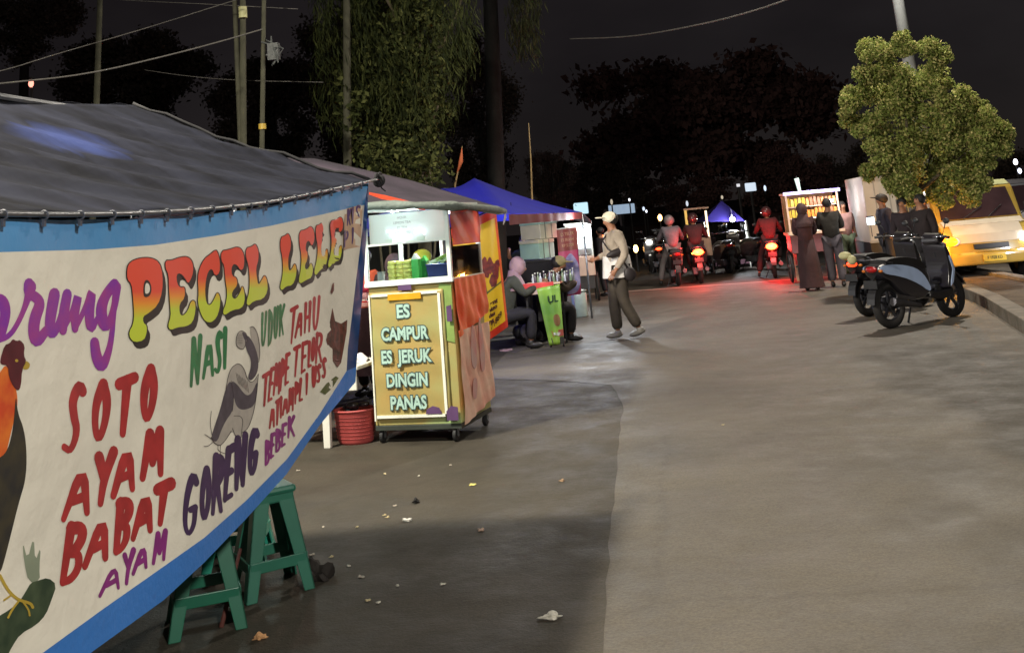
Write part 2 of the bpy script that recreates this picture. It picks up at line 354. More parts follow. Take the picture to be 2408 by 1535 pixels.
b = MB(); fill(b.bm,[[(xl3,yl2)]+wb[::-1]+[(815,872)]+[(838,862),(836,898)]+lo[::-1][1:]+[(xl4,yl3)]], BF, 16); b.build('bottom_hem', BLUE, banner, world=True, smooth=True)
b = MB(); fill(b.bm,[[(857,482),(866,431),(864,520),(858,620),(850,720),(843,800),(838,862),(815,872)]+wr[::-1][1:]], BF, 16); b.build('side_hem', DBLUE, banner, world=True, smooth=True)
# PECEL LELE: letters filled red over yellow, with a black cast edge
PL = {
'P':[(822,640),(840,600),(900,575),(975,572),(1030,600),(1052,680),(1050,790),(1020,880),(960,930),(925,950),(925,990),(950,1010),(948,1060),(930,1105),(870,1118),(840,1090),(835,1050),(862,1000),(868,930),(858,800),(850,740),(822,710)],
'E1':[(1070,590),(1110,590),(1160,570),(1215,565),(1245,600),(1250,660),(1235,710),(1215,740),(1195,700),(1165,670),(1140,680),(1145,740),(1165,765),(1195,760),(1195,830),(1160,870),(1160,930),(1180,950),(1215,915),(1235,850),(1262,850),(1264,920),(1245,990),(1205,1015),(1150,1020),(1100,1040),(1085,1010),(1105,950),(1100,880),(1092,760),(1090,680),(1070,640)],
'C':[(1395,520),(1410,545),(1422,600),(1420,670),(1390,690),(1370,640),(1345,660),(1330,720),(1325,800),(1335,870),(1360,880),(1385,840),(1405,790),(1425,830),(1420,900),(1400,960),(1365,990),(1330,985),(1300,940),(1278,860),(1285,800),(1278,700),(1290,640),(1320,580),(1360,550)],
'E2':[(1430,530),(1480,520),(1540,500),(1570,530),(1580,580),(1575,640),(1555,655),(1535,620),(1510,610),(1495,640),(1500,690),(1530,700),(1535,750),(1500,790),(1500,830),(1525,840),(1555,790),(1565,750),(1580,790),(1582,860),(1560,900),(1500,910),(1450,945),(1440,920),(1460,870),(1470,800),(1455,700),(1450,620),(1430,590)],
'L1':[(1590,510),(1630,500),(1650,480),(1670,520),(1672,580),(1655,640),(1660,700),(1670,750),(1690,720),(1710,680),(1728,720),(1730,790),(1700,840),(1640,850),(1605,885),(1592,860),(1612,790),(1615,700),(1605,610),(1590,570)],
'L2':[(1815,440),(1845,430),(1862,412),(1880,450),(1880,510),(1865,560),(1862,620),(1870,660),(1890,640),(1905,605),(1918,640),(1912,700),(1890,750),(1850,755),(1820,785),(1810,760),(1825,700),(1830,640),(1825,560),(1812,510)],
'E3':[(1935,400),(1980,390),(2010,365),(2030,400),(2033,460),(2015,500),(2000,460),(1980,470),(1975,520),(1990,540),(1985,590),(1970,620),(1975,650),(1995,640),(2010,600),(2025,640),(2015,700),(1980,715),(1940,740),(1930,720),(1945,650),(1950,560),(1935,480)],
'L3':[(2042,365),(2065,360),(2080,345),(2092,380),(2088,440),(2075,500),(2078,550),(2090,560),(2105,530),(2115,510),(2120,560),(2105,630),(2070,650),(2040,690),(2030,660),(2050,580),(2055,500),(2042,430)],
'E4':[(2135,335),(2175,325),(2205,305),(2218,340),(2215,390),(2195,410),(2185,380),(2165,400),(2160,440),(2180,450),(2175,490),(2155,520),(2160,560),(2180,550),(2195,500),(2210,490),(2208,550),(2190,600),(2150,610),(2125,640),(2120,610),(2140,540),(2145,450),(2135,390)]}
hole = [(930,720),(960,712),(982,760),(975,810),(950,830),(925,820)]
GR = bpy.data.materials.new('red_to_yellow_paint'); GR.use_nodes = True; nt = GR.node_tree; N = nt.nodes; L = nt.links
uvn = N.new('ShaderNodeUVMap'); sp = N.new('ShaderNodeSeparateXYZ'); cr = N.new('ShaderNodeValToRGB'); L.new(uvn.outputs[0], sp.inputs[0]); L.new(sp.outputs[1], cr.inputs['Fac']); L.new(cr.outputs[0], N['Principled BSDF'].inputs['Base Color']); N['Principled BSDF'].inputs['Roughness'].default_value = .5
e = cr.color_ramp.elements; e[0].position = .4; e[0].color = lin((232,82,58)); e[1].position = .72; e[1].color = lin((200,214,62)); k = e.new(.54); k.color = lin((238,150,50))
BLACKP = mat('black_paint',(58,50,46),.6,var=.2,scale=20)
bs = MB(); bc = MB(); uvl = bc.bm.loops.layers.uv.new('UVMap')
for i,(k,P) in enumerate(PL.items()):
    f = 1-.55*i/9
    yt = min(p[1] for p in P); yb = max(p[1] for p in P); sl = .12
    for s_ in range(1,6):
        Q = [z1(x+s_*4.4*f,y+s_*9*f) for x,y in smooth_pl(P,1,True)]
        fill(bs.bm,[Q],lambda x,y,o=.0008+.0002*(5-s_)+.00002*i: BF(x,y,o),16)
    Q = [z1(x,y) for x,y in smooth_pl(P,1,True)]
    stroke(bs.bm, Q+[Q[0]], 4.6*f+.8, lambda x,y: BF(x,y,.0024))
    fill(bc.bm,[Q],lambda x,y: BF(x,y,.0030+.00002*i),16,uv=lambda x,y,yt=z1(0,yt)[1],yb=z1(0,yb)[1]: (0,(y-yt)/(yb-yt)),uvf=uvl)
Q = [z1(x,y) for x,y in smooth_pl(hole,2,True)]
hb = MB(); fill(bs.bm,[Q],lambda x,y: BF(x,y,.0036),16)
Q = [z1(x*.62+362,y*.62+292) for x,y in smooth_pl(hole,2,True)]; fill(hb.bm,[Q],lambda x,y: BF(x,y,.0040),16)
bs.build('lettering_shadow', BLACKP, banner, world=True); bc.build('red_yellow_lettering', GR, banner, world=True); hb.build('letter_counter', CLOTH, banner, world=True)
# script word ending in -rung
b = MB(); PUR = mat('magenta_paint',(160,60,140),.5,var=.3,scale=14,col2=(132,50,160))
SC = [([(-60,900,.8),(-30,840,1),(20,850,1.3),(40,930,1.2),(10,1060,1)],44),([(-20,1110,.6),(60,1080,.7),(120,990,.7),(170,870,.8),(200,760,1.6)],34),
 ([(188,745,1.2),(180,800,1),(240,830,1),(262,870,1.2),(225,960,1.3),(215,1060,1.3),(238,1120,1.2),(300,1040,.9)],44),
 ([(352,810,1.4),(330,930,1.4),(318,1040,1.2),(345,1070,1),(390,980,.8),(432,810,.8)],40),([(434,810,1.2),(410,940,1.3),(408,1040,1)],40),
 ([(408,1040,.7),(465,930,.7),(512,790,1.2),(480,940,1.3),(486,1030,1)],34),([(486,1030,.7),(560,880,.7),(598,775,1.2),(575,920,1.4),(585,1050,1.1),(630,960,.6)],36),
 ([(740,745,1.2),(690,800,1.1),(652,890,1.4),(662,990,1.4),(690,1030,.9),(740,900,.8),(758,760,1)],40),
 ([(752,760,.9),(735,920,.7),(722,1100,.7),(690,1220,1.0),(655,1280,1.4),(622,1210,1.4),(612,1120,1.2)],38)]
for i,(P,w) in enumerate(SC):
    stroke(b.bm, [z1(p[0],p[1])+(p[2],) for p in P], w*.3638*1.6, lambda x,y,o=.001+.00008*i: BF(x,y,o), .8, 1.0)
b.build('purple_script_lettering', PUR, banner, world=True)
RED = mat('red_paint',(178,48,48),.5,var=.25,scale=18); GRN = mat('green_paint',(44,128,74),.5,var=.3,scale=18); DPU = mat('dark_violet_paint',(66,42,84),.5,var=.25,scale=18); MAG = mat('violet_paint',(142,44,128),.5,var=.25,scale=18)
F1 = lambda x,y,o: BF(x,y,.001+o)
b = MB(); letters(b.bm,[('S',345,425,225,292,385,560,20),('O',455,555,225,440,522,502,10),('T',572,670,200,562,640,462,22),('O',695,780,150,682,752,408,10),
 ('A',372,445,610,300,440,865,30),('Y',468,572,565,455,540,800,30),('A',595,660,512,545,660,750,30),('M',705,808,455,680,802,668,24),
 ('B',325,438,910,285,392,1180,20),('A',475,542,855,405,528,1090,40),('B',572,660,790,552,625,1030,20),('A',690,746,735,642,745,955,40),('T',760,846,718,748,820,900,22)],F1,z2,21,.82,1.1)
b.build('red_lettering', RED, banner, world=True)
b = MB(); letters(b.bm,[('A',535,590,1100,480,590,1235,40),('Y',600,662,1045,595,650,1190,26),('A',682,724,1000,645,722,1130,32),('M',752,828,945,738,812,1085,22)],F1,z2,11.8,.8,1.1); b.build('purple_lettering', MAG, banner, world=True)
b = MB(); letters(b.bm,[('G',905,975,660,882,965,960,10),('O',985,1035,640,972,1025,892,10),('R',1045,1100,570,1030,1090,845,16),('E',1108,1150,535,1090,1140,780,16),('N',1148,1210,480,1145,1200,722,20),('G',1218,1268,440,1208,1255,665,16)],F1,z2,15,.82,1.15); b.build('dark_violet_lettering', DPU, banner, world=True)
b = MB(); letters(b.bm,[('N',38,122,375,22,108,730,20),('A',150,205,355,122,210,670,20),('S',228,275,330,208,265,650,10),('I',278,312,310,276,308,600,0)],F1,z3,11,.82,1.15)
letters(b.bm,[('U',568,612,190,562,600,450,12),('D',622,658,172,614,650,430,8),('U',664,698,150,658,692,395,10),('K',702,750,130,698,740,355,14)],F1,z3,6.2,.78,1.2); b.build('green_lettering', GRN, banner, world=True)
b = MB(); letters(b.bm,[('T',786,848,150,775,815,415,18),('A',850,892,130,818,874,365,14),('H',893,948,115,886,942,330,14),('U',958,1015,75,950,1000,325,14),
 ('T',576,634,650,570,612,885,16),('E',638,668,610,615,650,850,8),('M',668,718,570,652,708,800,12),('P',722,750,540,706,738,770,8),('E',750,788,500,742,776,725,10),
 ('T',812,864,445,804,842,665,14),('E',868,928,415,862,905,635,14),('L',926,948,410,918,946,595,5),('O',950,978,385,940,968,560,6),('R',978,1038,340,970,1030,560,14),
 ('A',640,674,868,626,668,1050,10),('T',678,708,850,672,702,1028,8),('I',710,724,830,708,722,975,0),('A',740,770,800,726,768,950,10),('M',774,818,762,768,812,925,10),('P',824,852,718,818,846,868,6),('L',860,884,690,850,880,850,4),('I',900,925,655,895,925,800,0),
 ('U',952,986,600,948,980,755,8),('S',992,1018,578,984,1012,715,5),('S',1030,1060,530,1024,1056,680,5)],F1,z3,7.2,.76,1.15); b.build('small_red_lettering', RED, banner, world=True)
b = MB(); letters(b.bm,[('B',597,638,1155,592,628,1330,10),('E',640,672,1105,634,664,1278,10),('B',678,718,1070,672,712,1230,8),('E',722,762,1030,715,752,1190,12),('K',768,824,975,760,826,1120,16)],F1,z3,7.2,.8,1.1); b.build('magenta_lettering', MAG, banner, world=True)
b = MB(); fill(b.bm,[[z1(*p) for p in [(2228,258),(2345,226),(2330,500),(2222,520)]]],lambda x,y: BF(x,y,.001),16); b.build('sewn_patch', mat('peach_patch',(205,170,140),.7), banner, world=True)
b = MB(); letters(b.bm,[('K',2245,2272,262,2240,2268,360,4),('I',2276,2290,250,2272,2288,350,0),('S',2292,2335,235,2290,2330,345,6),('P',2225,2255,400,2222,2250,500,4),('J',2258,2290,385,2258,2288,490,4),('T',2292,2335,365,2290,2330,450,8)],lambda x,y,o: BF(x,y,.002+o),z1,4.6,.8,1.1); b.build('patch_lettering', mat('plum_paint',(90,60,110),.6), banner, world=True)
# catfish
b = MB(); GRY = [mat('catfish_slate',(84,76,84),.6,var=.3,scale=30),mat('catfish_pale',(176,168,158),.65,var=.15,scale=25),mat('catfish_line',(52,46,50),.6)]
def ff(P,mi,o,tr=z3,sm=2): fill(b.bm,[[tr(x,y) for x,y in smooth_pl(P,sm,True)]],lambda x,y: BF(x,y,o),16,mi)
ff([(480,300),(505,286),(535,330),(552,400),(558,500),(548,560),(520,500),(490,400)],1,.0010)
ff([(300,760),(320,650),(350,590),(400,565),(440,610),(465,700),(505,715),(545,650),(535,790),(510,940),(470,1060),(420,1095),(380,1100),(340,1080),(290,1160),(250,1195),(205,1165),(188,1125),(215,1040),(255,920)],1,.0012)
ff([(300,750),(330,700),(350,730),(362,820),(352,930),(300,1000),(262,1080),(240,1150),(210,1165),(188,1125),(215,1040),(255,920)],0,.0014)
ff([(335,695),(380,720),(430,790),(462,815),(500,790),(540,690),(535,800),(515,890),(450,920),(395,915),(365,860)],0,.0014)
ff([(440,400),(450,355),(480,370),(520,440),(548,540),(540,640),(492,705),(462,680),(490,600),(488,530),(455,470)],0,.0016)
ff([(380,370),(395,330),(425,322),(455,345),(462,380),(445,440),(430,465),(395,455),(375,425)],1,.0015)
ff([(420,330),(450,345),(462,380),(445,400),(430,370)],0,.0017)
ff([(360,965),(410,965),(430,1000),(420,1060),(418,1145),(370,1120),(350,1060)],1,.0018)
for P,w in [([(300,760),(320,650),(350,590),(400,565),(440,610),(465,700),(505,715),(545,650)],1.3),([(545,650),(535,790),(510,940),(470,1060),(420,1095)],1.3),([(188,1125),(205,1165),(250,1195),(290,1160),(340,1080)],1.6),([(340,700),(360,820),(350,930)],1.0),
 ([(380,370),(395,330),(425,322),(455,345),(462,380),(445,440),(430,465),(395,455),(375,425),(380,370)],1.3),([(480,300),(505,286),(535,330),(552,400),(558,500),(548,560)],1.2),([(360,965),(410,965),(430,1000),(420,1060),(418,1145),(370,1120),(350,1060)],1.2),
 ([(190,1140),(165,1120),(140,1105)],1.4),([(200,1165),(165,1195),(135,1195)],1.4),([(195,1110),(180,1020),(190,930)],1.1),([(240,1190),(240,1230),(295,1250)],1.1),([(260,1190),(255,1240),(270,1275)],1.0)]+[([(375+i*12,640+i*9),(395+i*11,720+i*10)],.8) for i in range(8)]+[([(385,350+i*14),(425,352+i*13)],.7) for i in range(6)]:
    stroke(b.bm,[z3(*p) for p in P],w,lambda x,y: BF(x,y,.0022),mi=2)
b.build('catfish_painting', GRY, banner, world=True)
# rooster
b = MB(); RM_ = [mat('rooster_comb',(92,30,38),.55,var=.3,scale=25),mat('rooster_beak',(196,166,60),.5),mat('rooster_neck',(206,74,34),.55,col2=(230,128,44),scale=12),mat('rooster_body',(42,40,38),.6,var=.4,scale=20,col2=(62,56,40)),mat('painted_grass',(38,56,36),.7,col2=(70,84,58),scale=14),mat('pale_grass',(150,160,136),.7)]
ff([(118,102),(150,120),(140,150),(108,150)],1,.0012,z2)
ff([(-40,600),(-50,230),(0,165),(30,120),(55,190),(82,250),(88,330),(60,430),(40,520),(20,600)],2,.0010,z2)
ff([(-90,1180),(-90,600),(0,585),(40,540),(66,430),(78,260),(86,360),(118,440),(132,560),(126,690),(92,800),(55,950),(22,1080),(0,1150)],3,.0014,z2)
ff([(0,105),(22,30),(48,22),(62,0),(82,12),(98,5),(122,32),(116,80),(130,110),(108,150),(103,230),(90,256),(66,235),(44,190),(38,130),(5,125)],0,.0018,z2,1)
ff([(72,104),(80,98),(90,103),(88,114),(76,114)],1,.0022,z2)
ff([(110,985),(135,1080),(165,960),(172,1090),(200,1010),(192,1120),(196,1180),(140,1190),(118,1090)],5,.0010,z2,1)
ff([(-90,1400),(20,1340),(90,1290),(128,1230),(150,1190),(185,1180),(235,1165),(278,1200),(250,1280),(225,1345),(180,1395),(100,1440),(60,1500),(30,1560),(-90,1600)],4,.0014,z2,1)
for P,w in [([(0,1155),(40,1230),(90,1275),(150,1290),(160,1310)],7),([(95,1275),(60,1320),(40,1360)],5),([(110,1280),(140,1320),(145,1350)],4.5),([(50,1255),(20,1275)],4)]: stroke(b.bm,[z2(*p) for p in P],w,lambda x,y: BF(x,y,.0026+w*.00005),mi=1)
b.build('rooster_painting', RM_, banner, world=True)
b = MB(); BRN = [mat('grilled_meat_paint',(112,58,46),.6,var=.35,scale=30,col2=(60,44,30)),mat('leaf_paint',(96,104,50),.6,var=.4,scale=30)]
def fb(P,mi,o): fill(b.bm,[[z3(x,y) for x,y in P]],lambda x,y: BF(x,y,o),16,mi)
fb([(1105,150),(1125,250),(1170,270),(1217,240),(1212,330),(1172,560),(1145,600),(1080,520),(1058,390),(1080,280)],0,.0014); fb([(1090,30),(1105,-30),(1132,-55),(1126,0),(1100,50)],0,.0014)
fb([(1010,785),(1060,720),(1130,665),(1152,680),(1100,760),(1050,805)],1,.0016); b.build('meat_painting', BRN, banner, world=True)
# ------------------------------------------------------------------ tent over the banner
TARP = mat('dark_tarpaulin',(34,37,50),.9,var=.5,scale=1.6,bump=.2,bscale=5,col2=(24,27,38),detail=7)
TARP.node_tree.nodes['Principled BSDF'].inputs['Specular IOR Level'].default_value = .15
rodp = [(0,503),(156,505),(346,502),(597,483),(740,455),(866,427),(890,422)]
RP = [AX(x,y,-1.63) for x,y in rodp]; RP = [Vector((-1.63,.9,1.83))]+RP
def eave(t):
    k = t*(len(RP)-1); i = min(int(k),len(RP)-2); return RP[i].lerp(RP[i+1],k-i)
rd = [(0,240),(180,245),(330,252)]
DP = [Vector((-2.95,.9,2.36))]+[AX(x,y,-2.95) for x,y in rd]
DP[-1] = Vector((-2.95,5.45,DP[-1].z))
def ridge(t):
    k = t*(len(DP)-1); i = min(int(k),len(DP)-2); return DP[i].lerp(DP[i+1],k-i)
def eaveY(y):
    for a,c in zip(RP,RP[1:]):
        if a.y <= y <= c.y: return a.lerp(c,(y-a.y)/(c.y-a.y))
    return RP[-1]
def ridgeY(y):
    for a,c in zip(DP,DP[1:]):
        if a.y <= y <= c.y: return a.lerp(c,(y-a.y)/(c.y-a.y))
    return DP[-1]
def roof(u,v):
    ye = .9+u*(RP[-2].y-.9); yr = .9+u*(DP[-1].y-.9)
    a = eaveY(ye); c = ridgeY(yr); p = a.lerp(c,v)
    dz = -.075*sin(pi*v)*(1-.6*u)
    w = 2*(ye+v*1.6)
    dz += (.010*sin(w*5.1+1.3*sin(v*4))+.007*sin(w*11+v*6)+.010*max(0,sin(w*3.1+2*v))**6)*sin(pi*min(1,v*1.05+.02))**.5
    return p+Vector((0,0,dz))
tent = T('stall_tent','large dark tarpaulin tent roof with faded blue patch sloping down to the painted banner','tent',(-2.9,3.8,0))
b = MB(); b.grid(roof,110,36); ob = b.build('roof', TARP, tent, world=True, smooth=True, solid=.004)
# tarp colour: dusty creases and one faded blue area
nt = TARP.node_tree; N = nt.nodes; L = nt.links; pb = N['Principled BSDF']; lk = pb.inputs['Base Color'].links[0].from_socket
tc = N.new('ShaderNodeTexCoord'); vm = N.new('ShaderNodeMapping'); vm.inputs['Rotation'].default_value = (0,0,radians(-32)); vm.inputs['Scale'].default_value = (1.1,3.2,1)
L.new(tc.outputs['Object'],vm.inputs['Vector']); n = N.new('ShaderNodeTexNoise'); n.inputs['Scale'].default_value = 1.5; n.inputs['Detail'].default_value = 7; n.inputs['Distortion'].default_value = .6; L.new(vm.outputs[0],n.inputs['Vector'])
r = N.new('ShaderNodeValToRGB'); r.color_ramp.elements[0].position = .38; r.color_ramp.elements[0].color = (.28,.28,.32,1); r.color_ramp.elements[1].position = .68; r.color_ramp.elements[1].color = (1.7,1.65,1.6,1)
L.new(n.outputs['Fac'],r.inputs['Fac']); mm = N.new('ShaderNodeMixRGB'); mm.blend_type = 'MULTIPLY'; mm.inputs[0].default_value = .9; L.new(lk,mm.inputs[1]); L.new(r.outputs[0],mm.inputs[2])
pc = AX(150,345,-2.5); gm = N.new('ShaderNodeMapping'); gm.inputs['Location'].default_value = (0,0,0)
vs = N.new('ShaderNodeVectorMath'); vs.operation = 'SUBTRACT'; L.new(tc.outputs['Object'],vs.inputs[0]); vs.inputs[1].default_value = (pc.x+2.9,pc.y-3.8,pc.z)
vv = N.new('ShaderNodeVectorMath'); vv.operation = 'MULTIPLY'; vv.inputs[1].default_value = (2.2,1.5,2); L.new(vs.outputs[0],vv.inputs[0]); vl = N.new('ShaderNodeVectorMath'); vl.operation = 'LENGTH'; L.new(vv.outputs[0],vl.inputs[0])
am = N.new('ShaderNodeMath'); am.operation = 'ADD'; L.new(vl.outputs['Value'],am.inputs[0]); L.new(n.outputs['Fac'],am.inputs[1])
r2 = N.new('ShaderNodeValToRGB'); r2.color_ramp.elements[0].position = .7; r2.color_ramp.elements[0].color = (1,1,1,1); r2.color_ramp.elements[1].position = 1.15; r2.color_ramp.elements[1].color = (0,0,0,1); L.new(am.outputs[0],r2.inputs['Fac'])
m4 = N.new('ShaderNodeMixRGB'); L.new(r2.outputs[0],m4.inputs[0]); L.new(mm.outputs[0],m4.inputs[1]); m4.inputs[2].default_value = lin((52,64,112)); L.new(m4.outputs[0],pb.inputs['Base Color'])
def back(u,v):
    a = ridgeY(.9+u*(DP[-1].y-.9)); return a+Vector((-1.35*v,0,-.65*v-.05*sin(pi*v)+.01*sin(u*60)))
b = MB(); b.grid(back,60,12); b.build('back_slope', TARP, tent, world=True, smooth=True, solid=.004)
METAL = mat('galvanised_pipe',(128,130,134),.4,metal=.7,var=.25,scale=12); BAMB = mat('bamboo',(150,126,84),.7,var=.35,scale=8)
b = MB(); b.tube([Vector((-1.63,.9,1.83))]+[p for p in smooth_pl([tuple(q) for q in RP[1:]],2)], .0075, 8); b.build('eave_rod', METAL, tent, world=True, smooth=True)
CORD = mat('black_cord',(30,30,34),.8); RING = mat('tie_ring',(80,84,96),.5)
for i in range(27):
    y = 1.0+i*.172
    if y > RP[-1].y-.1: break
    p = eaveY(y); b = MB(); b.torus(p+Vector((.0,0,-.003)),.012,.003,'y',12,5); b.bb(p.x-.003,p.x+.004,y-.005,y+.005,p.z-.032,p.z-.012); b.build('tie_ring', RING, tent, world=True)
b = MB(); gp = [roof(1,v)+Vector((0,.015,.012+.006*sin(v*25))) for v in [k/14 for k in range(15)]]; b.tube(gp,.011,6)
b.tube([p+Vector((0,.03,.0)) for p in gp],.006,5); b.build('edge_cord', CORD, tent, world=True, smooth=True)
b = MB(); kc = RP[-1]
for i in range(5): b.torus(kc+Vector((random.uniform(-.01,.01),-.02+i*.012,random.uniform(-.01,.01))),.028,.009,'y' if i%2 else 'x',14,6)
b.tube([kc,kc+Vector((.01,.02,-.05)),kc+Vector((.03,.03,-.07))],.004); b.build('corner_knot', CORD, tent, world=True, smooth=True)
for x,y,z in ((-2.05,1.1,1.85),(-2.95,5.4,2.42),(-2.95,1.0,2.3),(-4.2,5.4,1.75),(-4.2,1.0,1.72)):
    b = MB(); b.cyl((x,y,0),(x,y,z),.02,.02,10); b.build('pole', METAL, tent, world=True, smooth=True)
b = MB(); b.cyl((-2.95,.9,2.34),(-2.95,5.5,2.42),.018,.018,8); b.build('ridge_pole', METAL, tent, world=True)
# back cloth of the tent, seen below the banner as a dark wall
b = MB(); b.grid(lambda u,v: Vector((-4.25+.05*sin(u*40),.9+u*4.6,.35+v*1.4)),60,4); b.build('back_cloth', mat('back_cloth',(70,74,82),.8,var=.3), tent, world=True, smooth=True)
# ------------------------------------------------------------------ stools
TEAL = mat('teal_plastic',(30,104,80),.38,var=.15,scale=5)
def stool(label, loc, rz, H=.46, m=TEAL):
    t = T('plastic_stool', label, 'stool', loc, rz, 'green plastic stools under the banner')
    a, c = .095, .168
    b = MB(); b.box((0,0,H-.015),(.225,.225,.035)); b.build('seat', m, t, bev=.016)
    b = MB(); b.box((0,0,H-.045),(.20,.20,.05)); b.build('seat_rim', m, t, bev=.01)
    for sx_,sy in ((-1,-1),(1,-1),(1,1),(-1,1)):
        b = MB(); p0 = Vector((sx_*c,sy*c,0)); p1 = Vector((sx_*a,sy*a,H-.03))
        n = 8
        for k in range(2):   # an L-shaped leg
            d = Vector((1,0,0)) if k == 0 else Vector((0,1,0)); d = -d*(sx_ if k == 0 else sy)
            w = .066; o = Vector((0,1,0)) if k == 0 else Vector((1,0,0)); o = o*(-(sy if k == 0 else sx_))*.009
            A = [p0,p0+d*w*.8,p1+d*w*1.2,p1]; V = [b.bm.verts.new(q) for q in A]+[b.bm.verts.new(q+o) for q in A]
            for f in ((0,1,2,3),(7,6,5,4),(0,4,5,1),(1,5,6,2),(2,6,7,3),(3,7,4,0)): b.bm.faces.new([V[i] for i in f])
        b.build('leg', m, t, bev=.003)
    h = .14; e = c+(a-c)*h/H
    for k in range(4):
        b = MB(); an = k*pi/2; u = Vector((cos(an),sin(an),0)); v = Vector((-sin(an),cos(an),0))
        b.bar(u*e-v*e*.93+Vector((0,0,h)), u*e+v*e*.93+Vector((0,0,h)), .012,.05) if False else None
        q = Matrix.Rotation(an,3,'Z'); b.box(u*(e-.006)+Vector((0,0,h)),(.012,2*e-.02,.05),q); b.build('cross_brace', m, t, bev=.003)
    return t
pA = GP(485,1466); stool('green stool nearest the camera, half hidden behind the banner hem',(pA.x,pA.y,0),radians(28),.46)
pB = GP(638,1382); stool('teal stool at the right end, its rounded top clear of the blue hem',(pB.x,pB.y,0),radians(38),.47,mat('pale_teal_plastic',(48,112,92),.35,var=.15,scale=5))
pC = GP(585,1335); stool('bright turquoise stool standing behind the other two',(pC.x-.1,pC.y+.12,0),radians(12),.46,mat('turquoise_plastic',(54,160,136),.35,var=.1,scale=5))  # brighter teal puts the cyan light into the plastic colour
# bamboo prop and thin wire under the hem
b = MB(); b.cyl(GP(520,1475),AY(565,1290,4.95),.011,.009,8); tag(b.build('bamboo_prop', mat('red_brown_bamboo',(96,52,44),.7), smooth=True),'thin reddish bamboo prop leaning under the blue hem between the stools','bamboo prop')
# litter on the asphalt
def litter(name,label,px,py,r,col,h=.25,seed=0,rz=0,grp=None,asp=1.0):
    random.seed(seed); p = GP(px,py); b = MB(); bmesh.ops.create_icosphere(b.bm, subdivisions=3, radius=1)
    for v in b.bm.verts:
        k = 1+.3*sin(v.co.x*5+seed)+.25*sin(v.co.y*6+v.co.z*4+seed*2)+random.uniform(-.08,.08)
        v.co = Vector((v.co.x*r*k,v.co.y*r*k*asp,max(0,v.co.z+.2)*r*h*k*2))
    o = b.build(name, mat('litter_'+'_'.join(map(str,col)),col,.8,var=.3,scale=30)); o.location = (p.x,p.y,.003); o.rotation_euler[2] = rz
    tag(o,label,'litter',grp)
litter('crumpled_paper','crumpled white paper lying on the asphalt near the bottom of the photo',1297,1453,.045,(225,220,205),.16,1,.2,asp=.5)
litter('cardboard_scrap','tan cardboard scrap near the feet of the nearest stool',610,1503,.028,(210,160,110),.3,2,.4,asp=.5)
litter('rubbish_lump','dark lump of rubbish on the ground right of the teal stool',745,1362,.06,(40,34,30),.55,3,asp=.9)
litter('yellow_scrap','flat round yellow scrap lying on the dark asphalt below the drinks cart',1111,1140,.022,(215,205,120),.08,4)
litter('paper_scrap','white scrap on the asphalt right of the black pebble',958,1225,.025,(230,228,220),.2,5,asp=.6)
litter('plastic_chip','small pinkish chip on the dark asphalt right of the white scraps',1133,1248,.016,(215,180,160),.3,6)
litter('leaf_scrap','small brownish flake lying by the shadow edge on the road',1322,1131,.018,(170,140,110),.2,7)
litter('black_pebble','small black pebble lying among white scraps',978,1182,.022,(30,28,28),.4,8)
random.seed(5)
for px,py,r in ((905,1212,.012),(912,1217,.013),(930,1190,.012),(865,1413,.012),(848,1358,.016),(780,1310,.013),(820,1332,.012),(1040,1375,.013),(890,1418,.011),(1060,1095,.012),(700,1108,.015),(985,1120,.011),(1500,765,.03),(760,1240,.010),(935,1378,.010),(735,1305,.014),(1700,1000,.012),(840,1240,.010),(905,1115,.012)):
    litter('scrap_fleck','tiny pale fleck of litter on the ground beside the stalls',px,py,r,random.choice([(220,215,200),(190,180,165),(205,190,150)]),.2,int(px),random.random()*3,'small pale litter flecks on the ground',.6)
# ------------------------------------------------------------------ drinks cart
ALU = mat('white_aluminium',(222,228,222),.35,var=.06,scale=4); GLASSM = bpy.data.materials.new('clear_glass'); GLASSM.use_nodes = True
nt = GLASSM.node_tree; N = nt.nodes; L = nt.links
gl = N.new('ShaderNodeBsdfGlossy'); gl.inputs['Roughness'].default_value = .03; tr_ = N.new('ShaderNodeBsdfTransparent'); tr_.inputs[0].default_value = (.95,.98,.96,1)
fr = N.new('ShaderNodeFresnel'); fr.inputs[0].default_value = 1.45; mx = N.new('ShaderNodeMixShader'); L.new(fr.outputs[0],mx.inputs[0]); L.new(tr_.outputs[0],mx.inputs[1]); L.new(gl.outputs[0],mx.inputs[2]); L.new(mx.outputs[0],N['Material Output'].inputs['Surface'])
def film(name,col,a):
    m = bpy.data.materials.new(name); m.use_nodes = True; nt = m.node_tree; N = nt.nodes; L = nt.links
    p = N['Principled BSDF']; p.inputs['Base Color'].default_value = lin(col); p.inputs['Roughness'].default_value = .25
    t = N.new('ShaderNodeBsdfTransparent'); t.inputs[0].default_value = lin(col); x = N.new('ShaderNodeMixShader')
    n = N.new('ShaderNodeTexNoise'); n.inputs['Scale'].default_value = 4; tc = N.new('ShaderNodeTexCoord'); L.new(tc.outputs['Object'],n.inputs['Vector'])
    r = N.new('ShaderNodeMapRange'); r.inputs[1].default_value = .3; r.inputs[2].default_value = .7; r.inputs[3].default_value = a-.15; r.inputs[4].default_value = min(1,a+.15); L.new(n.outputs['Fac'],r.inputs[0])
    L.new(r.outputs[0],x.inputs[0]); L.new(t.outputs[0],x.inputs[1]); L.new(p.outputs[0],x.inputs[2]); L.new(x.outputs[0],N['Material Output'].inputs['Surface']); return m
W_, D_, ZS, ZT = .78, .72, 1.27, 1.86
cart = T('drinks_cart','white framed drinks cart with glass case, orange ES CAMPUR panel and casters','food cart',(-2.57,8.62,0),radians(-10))
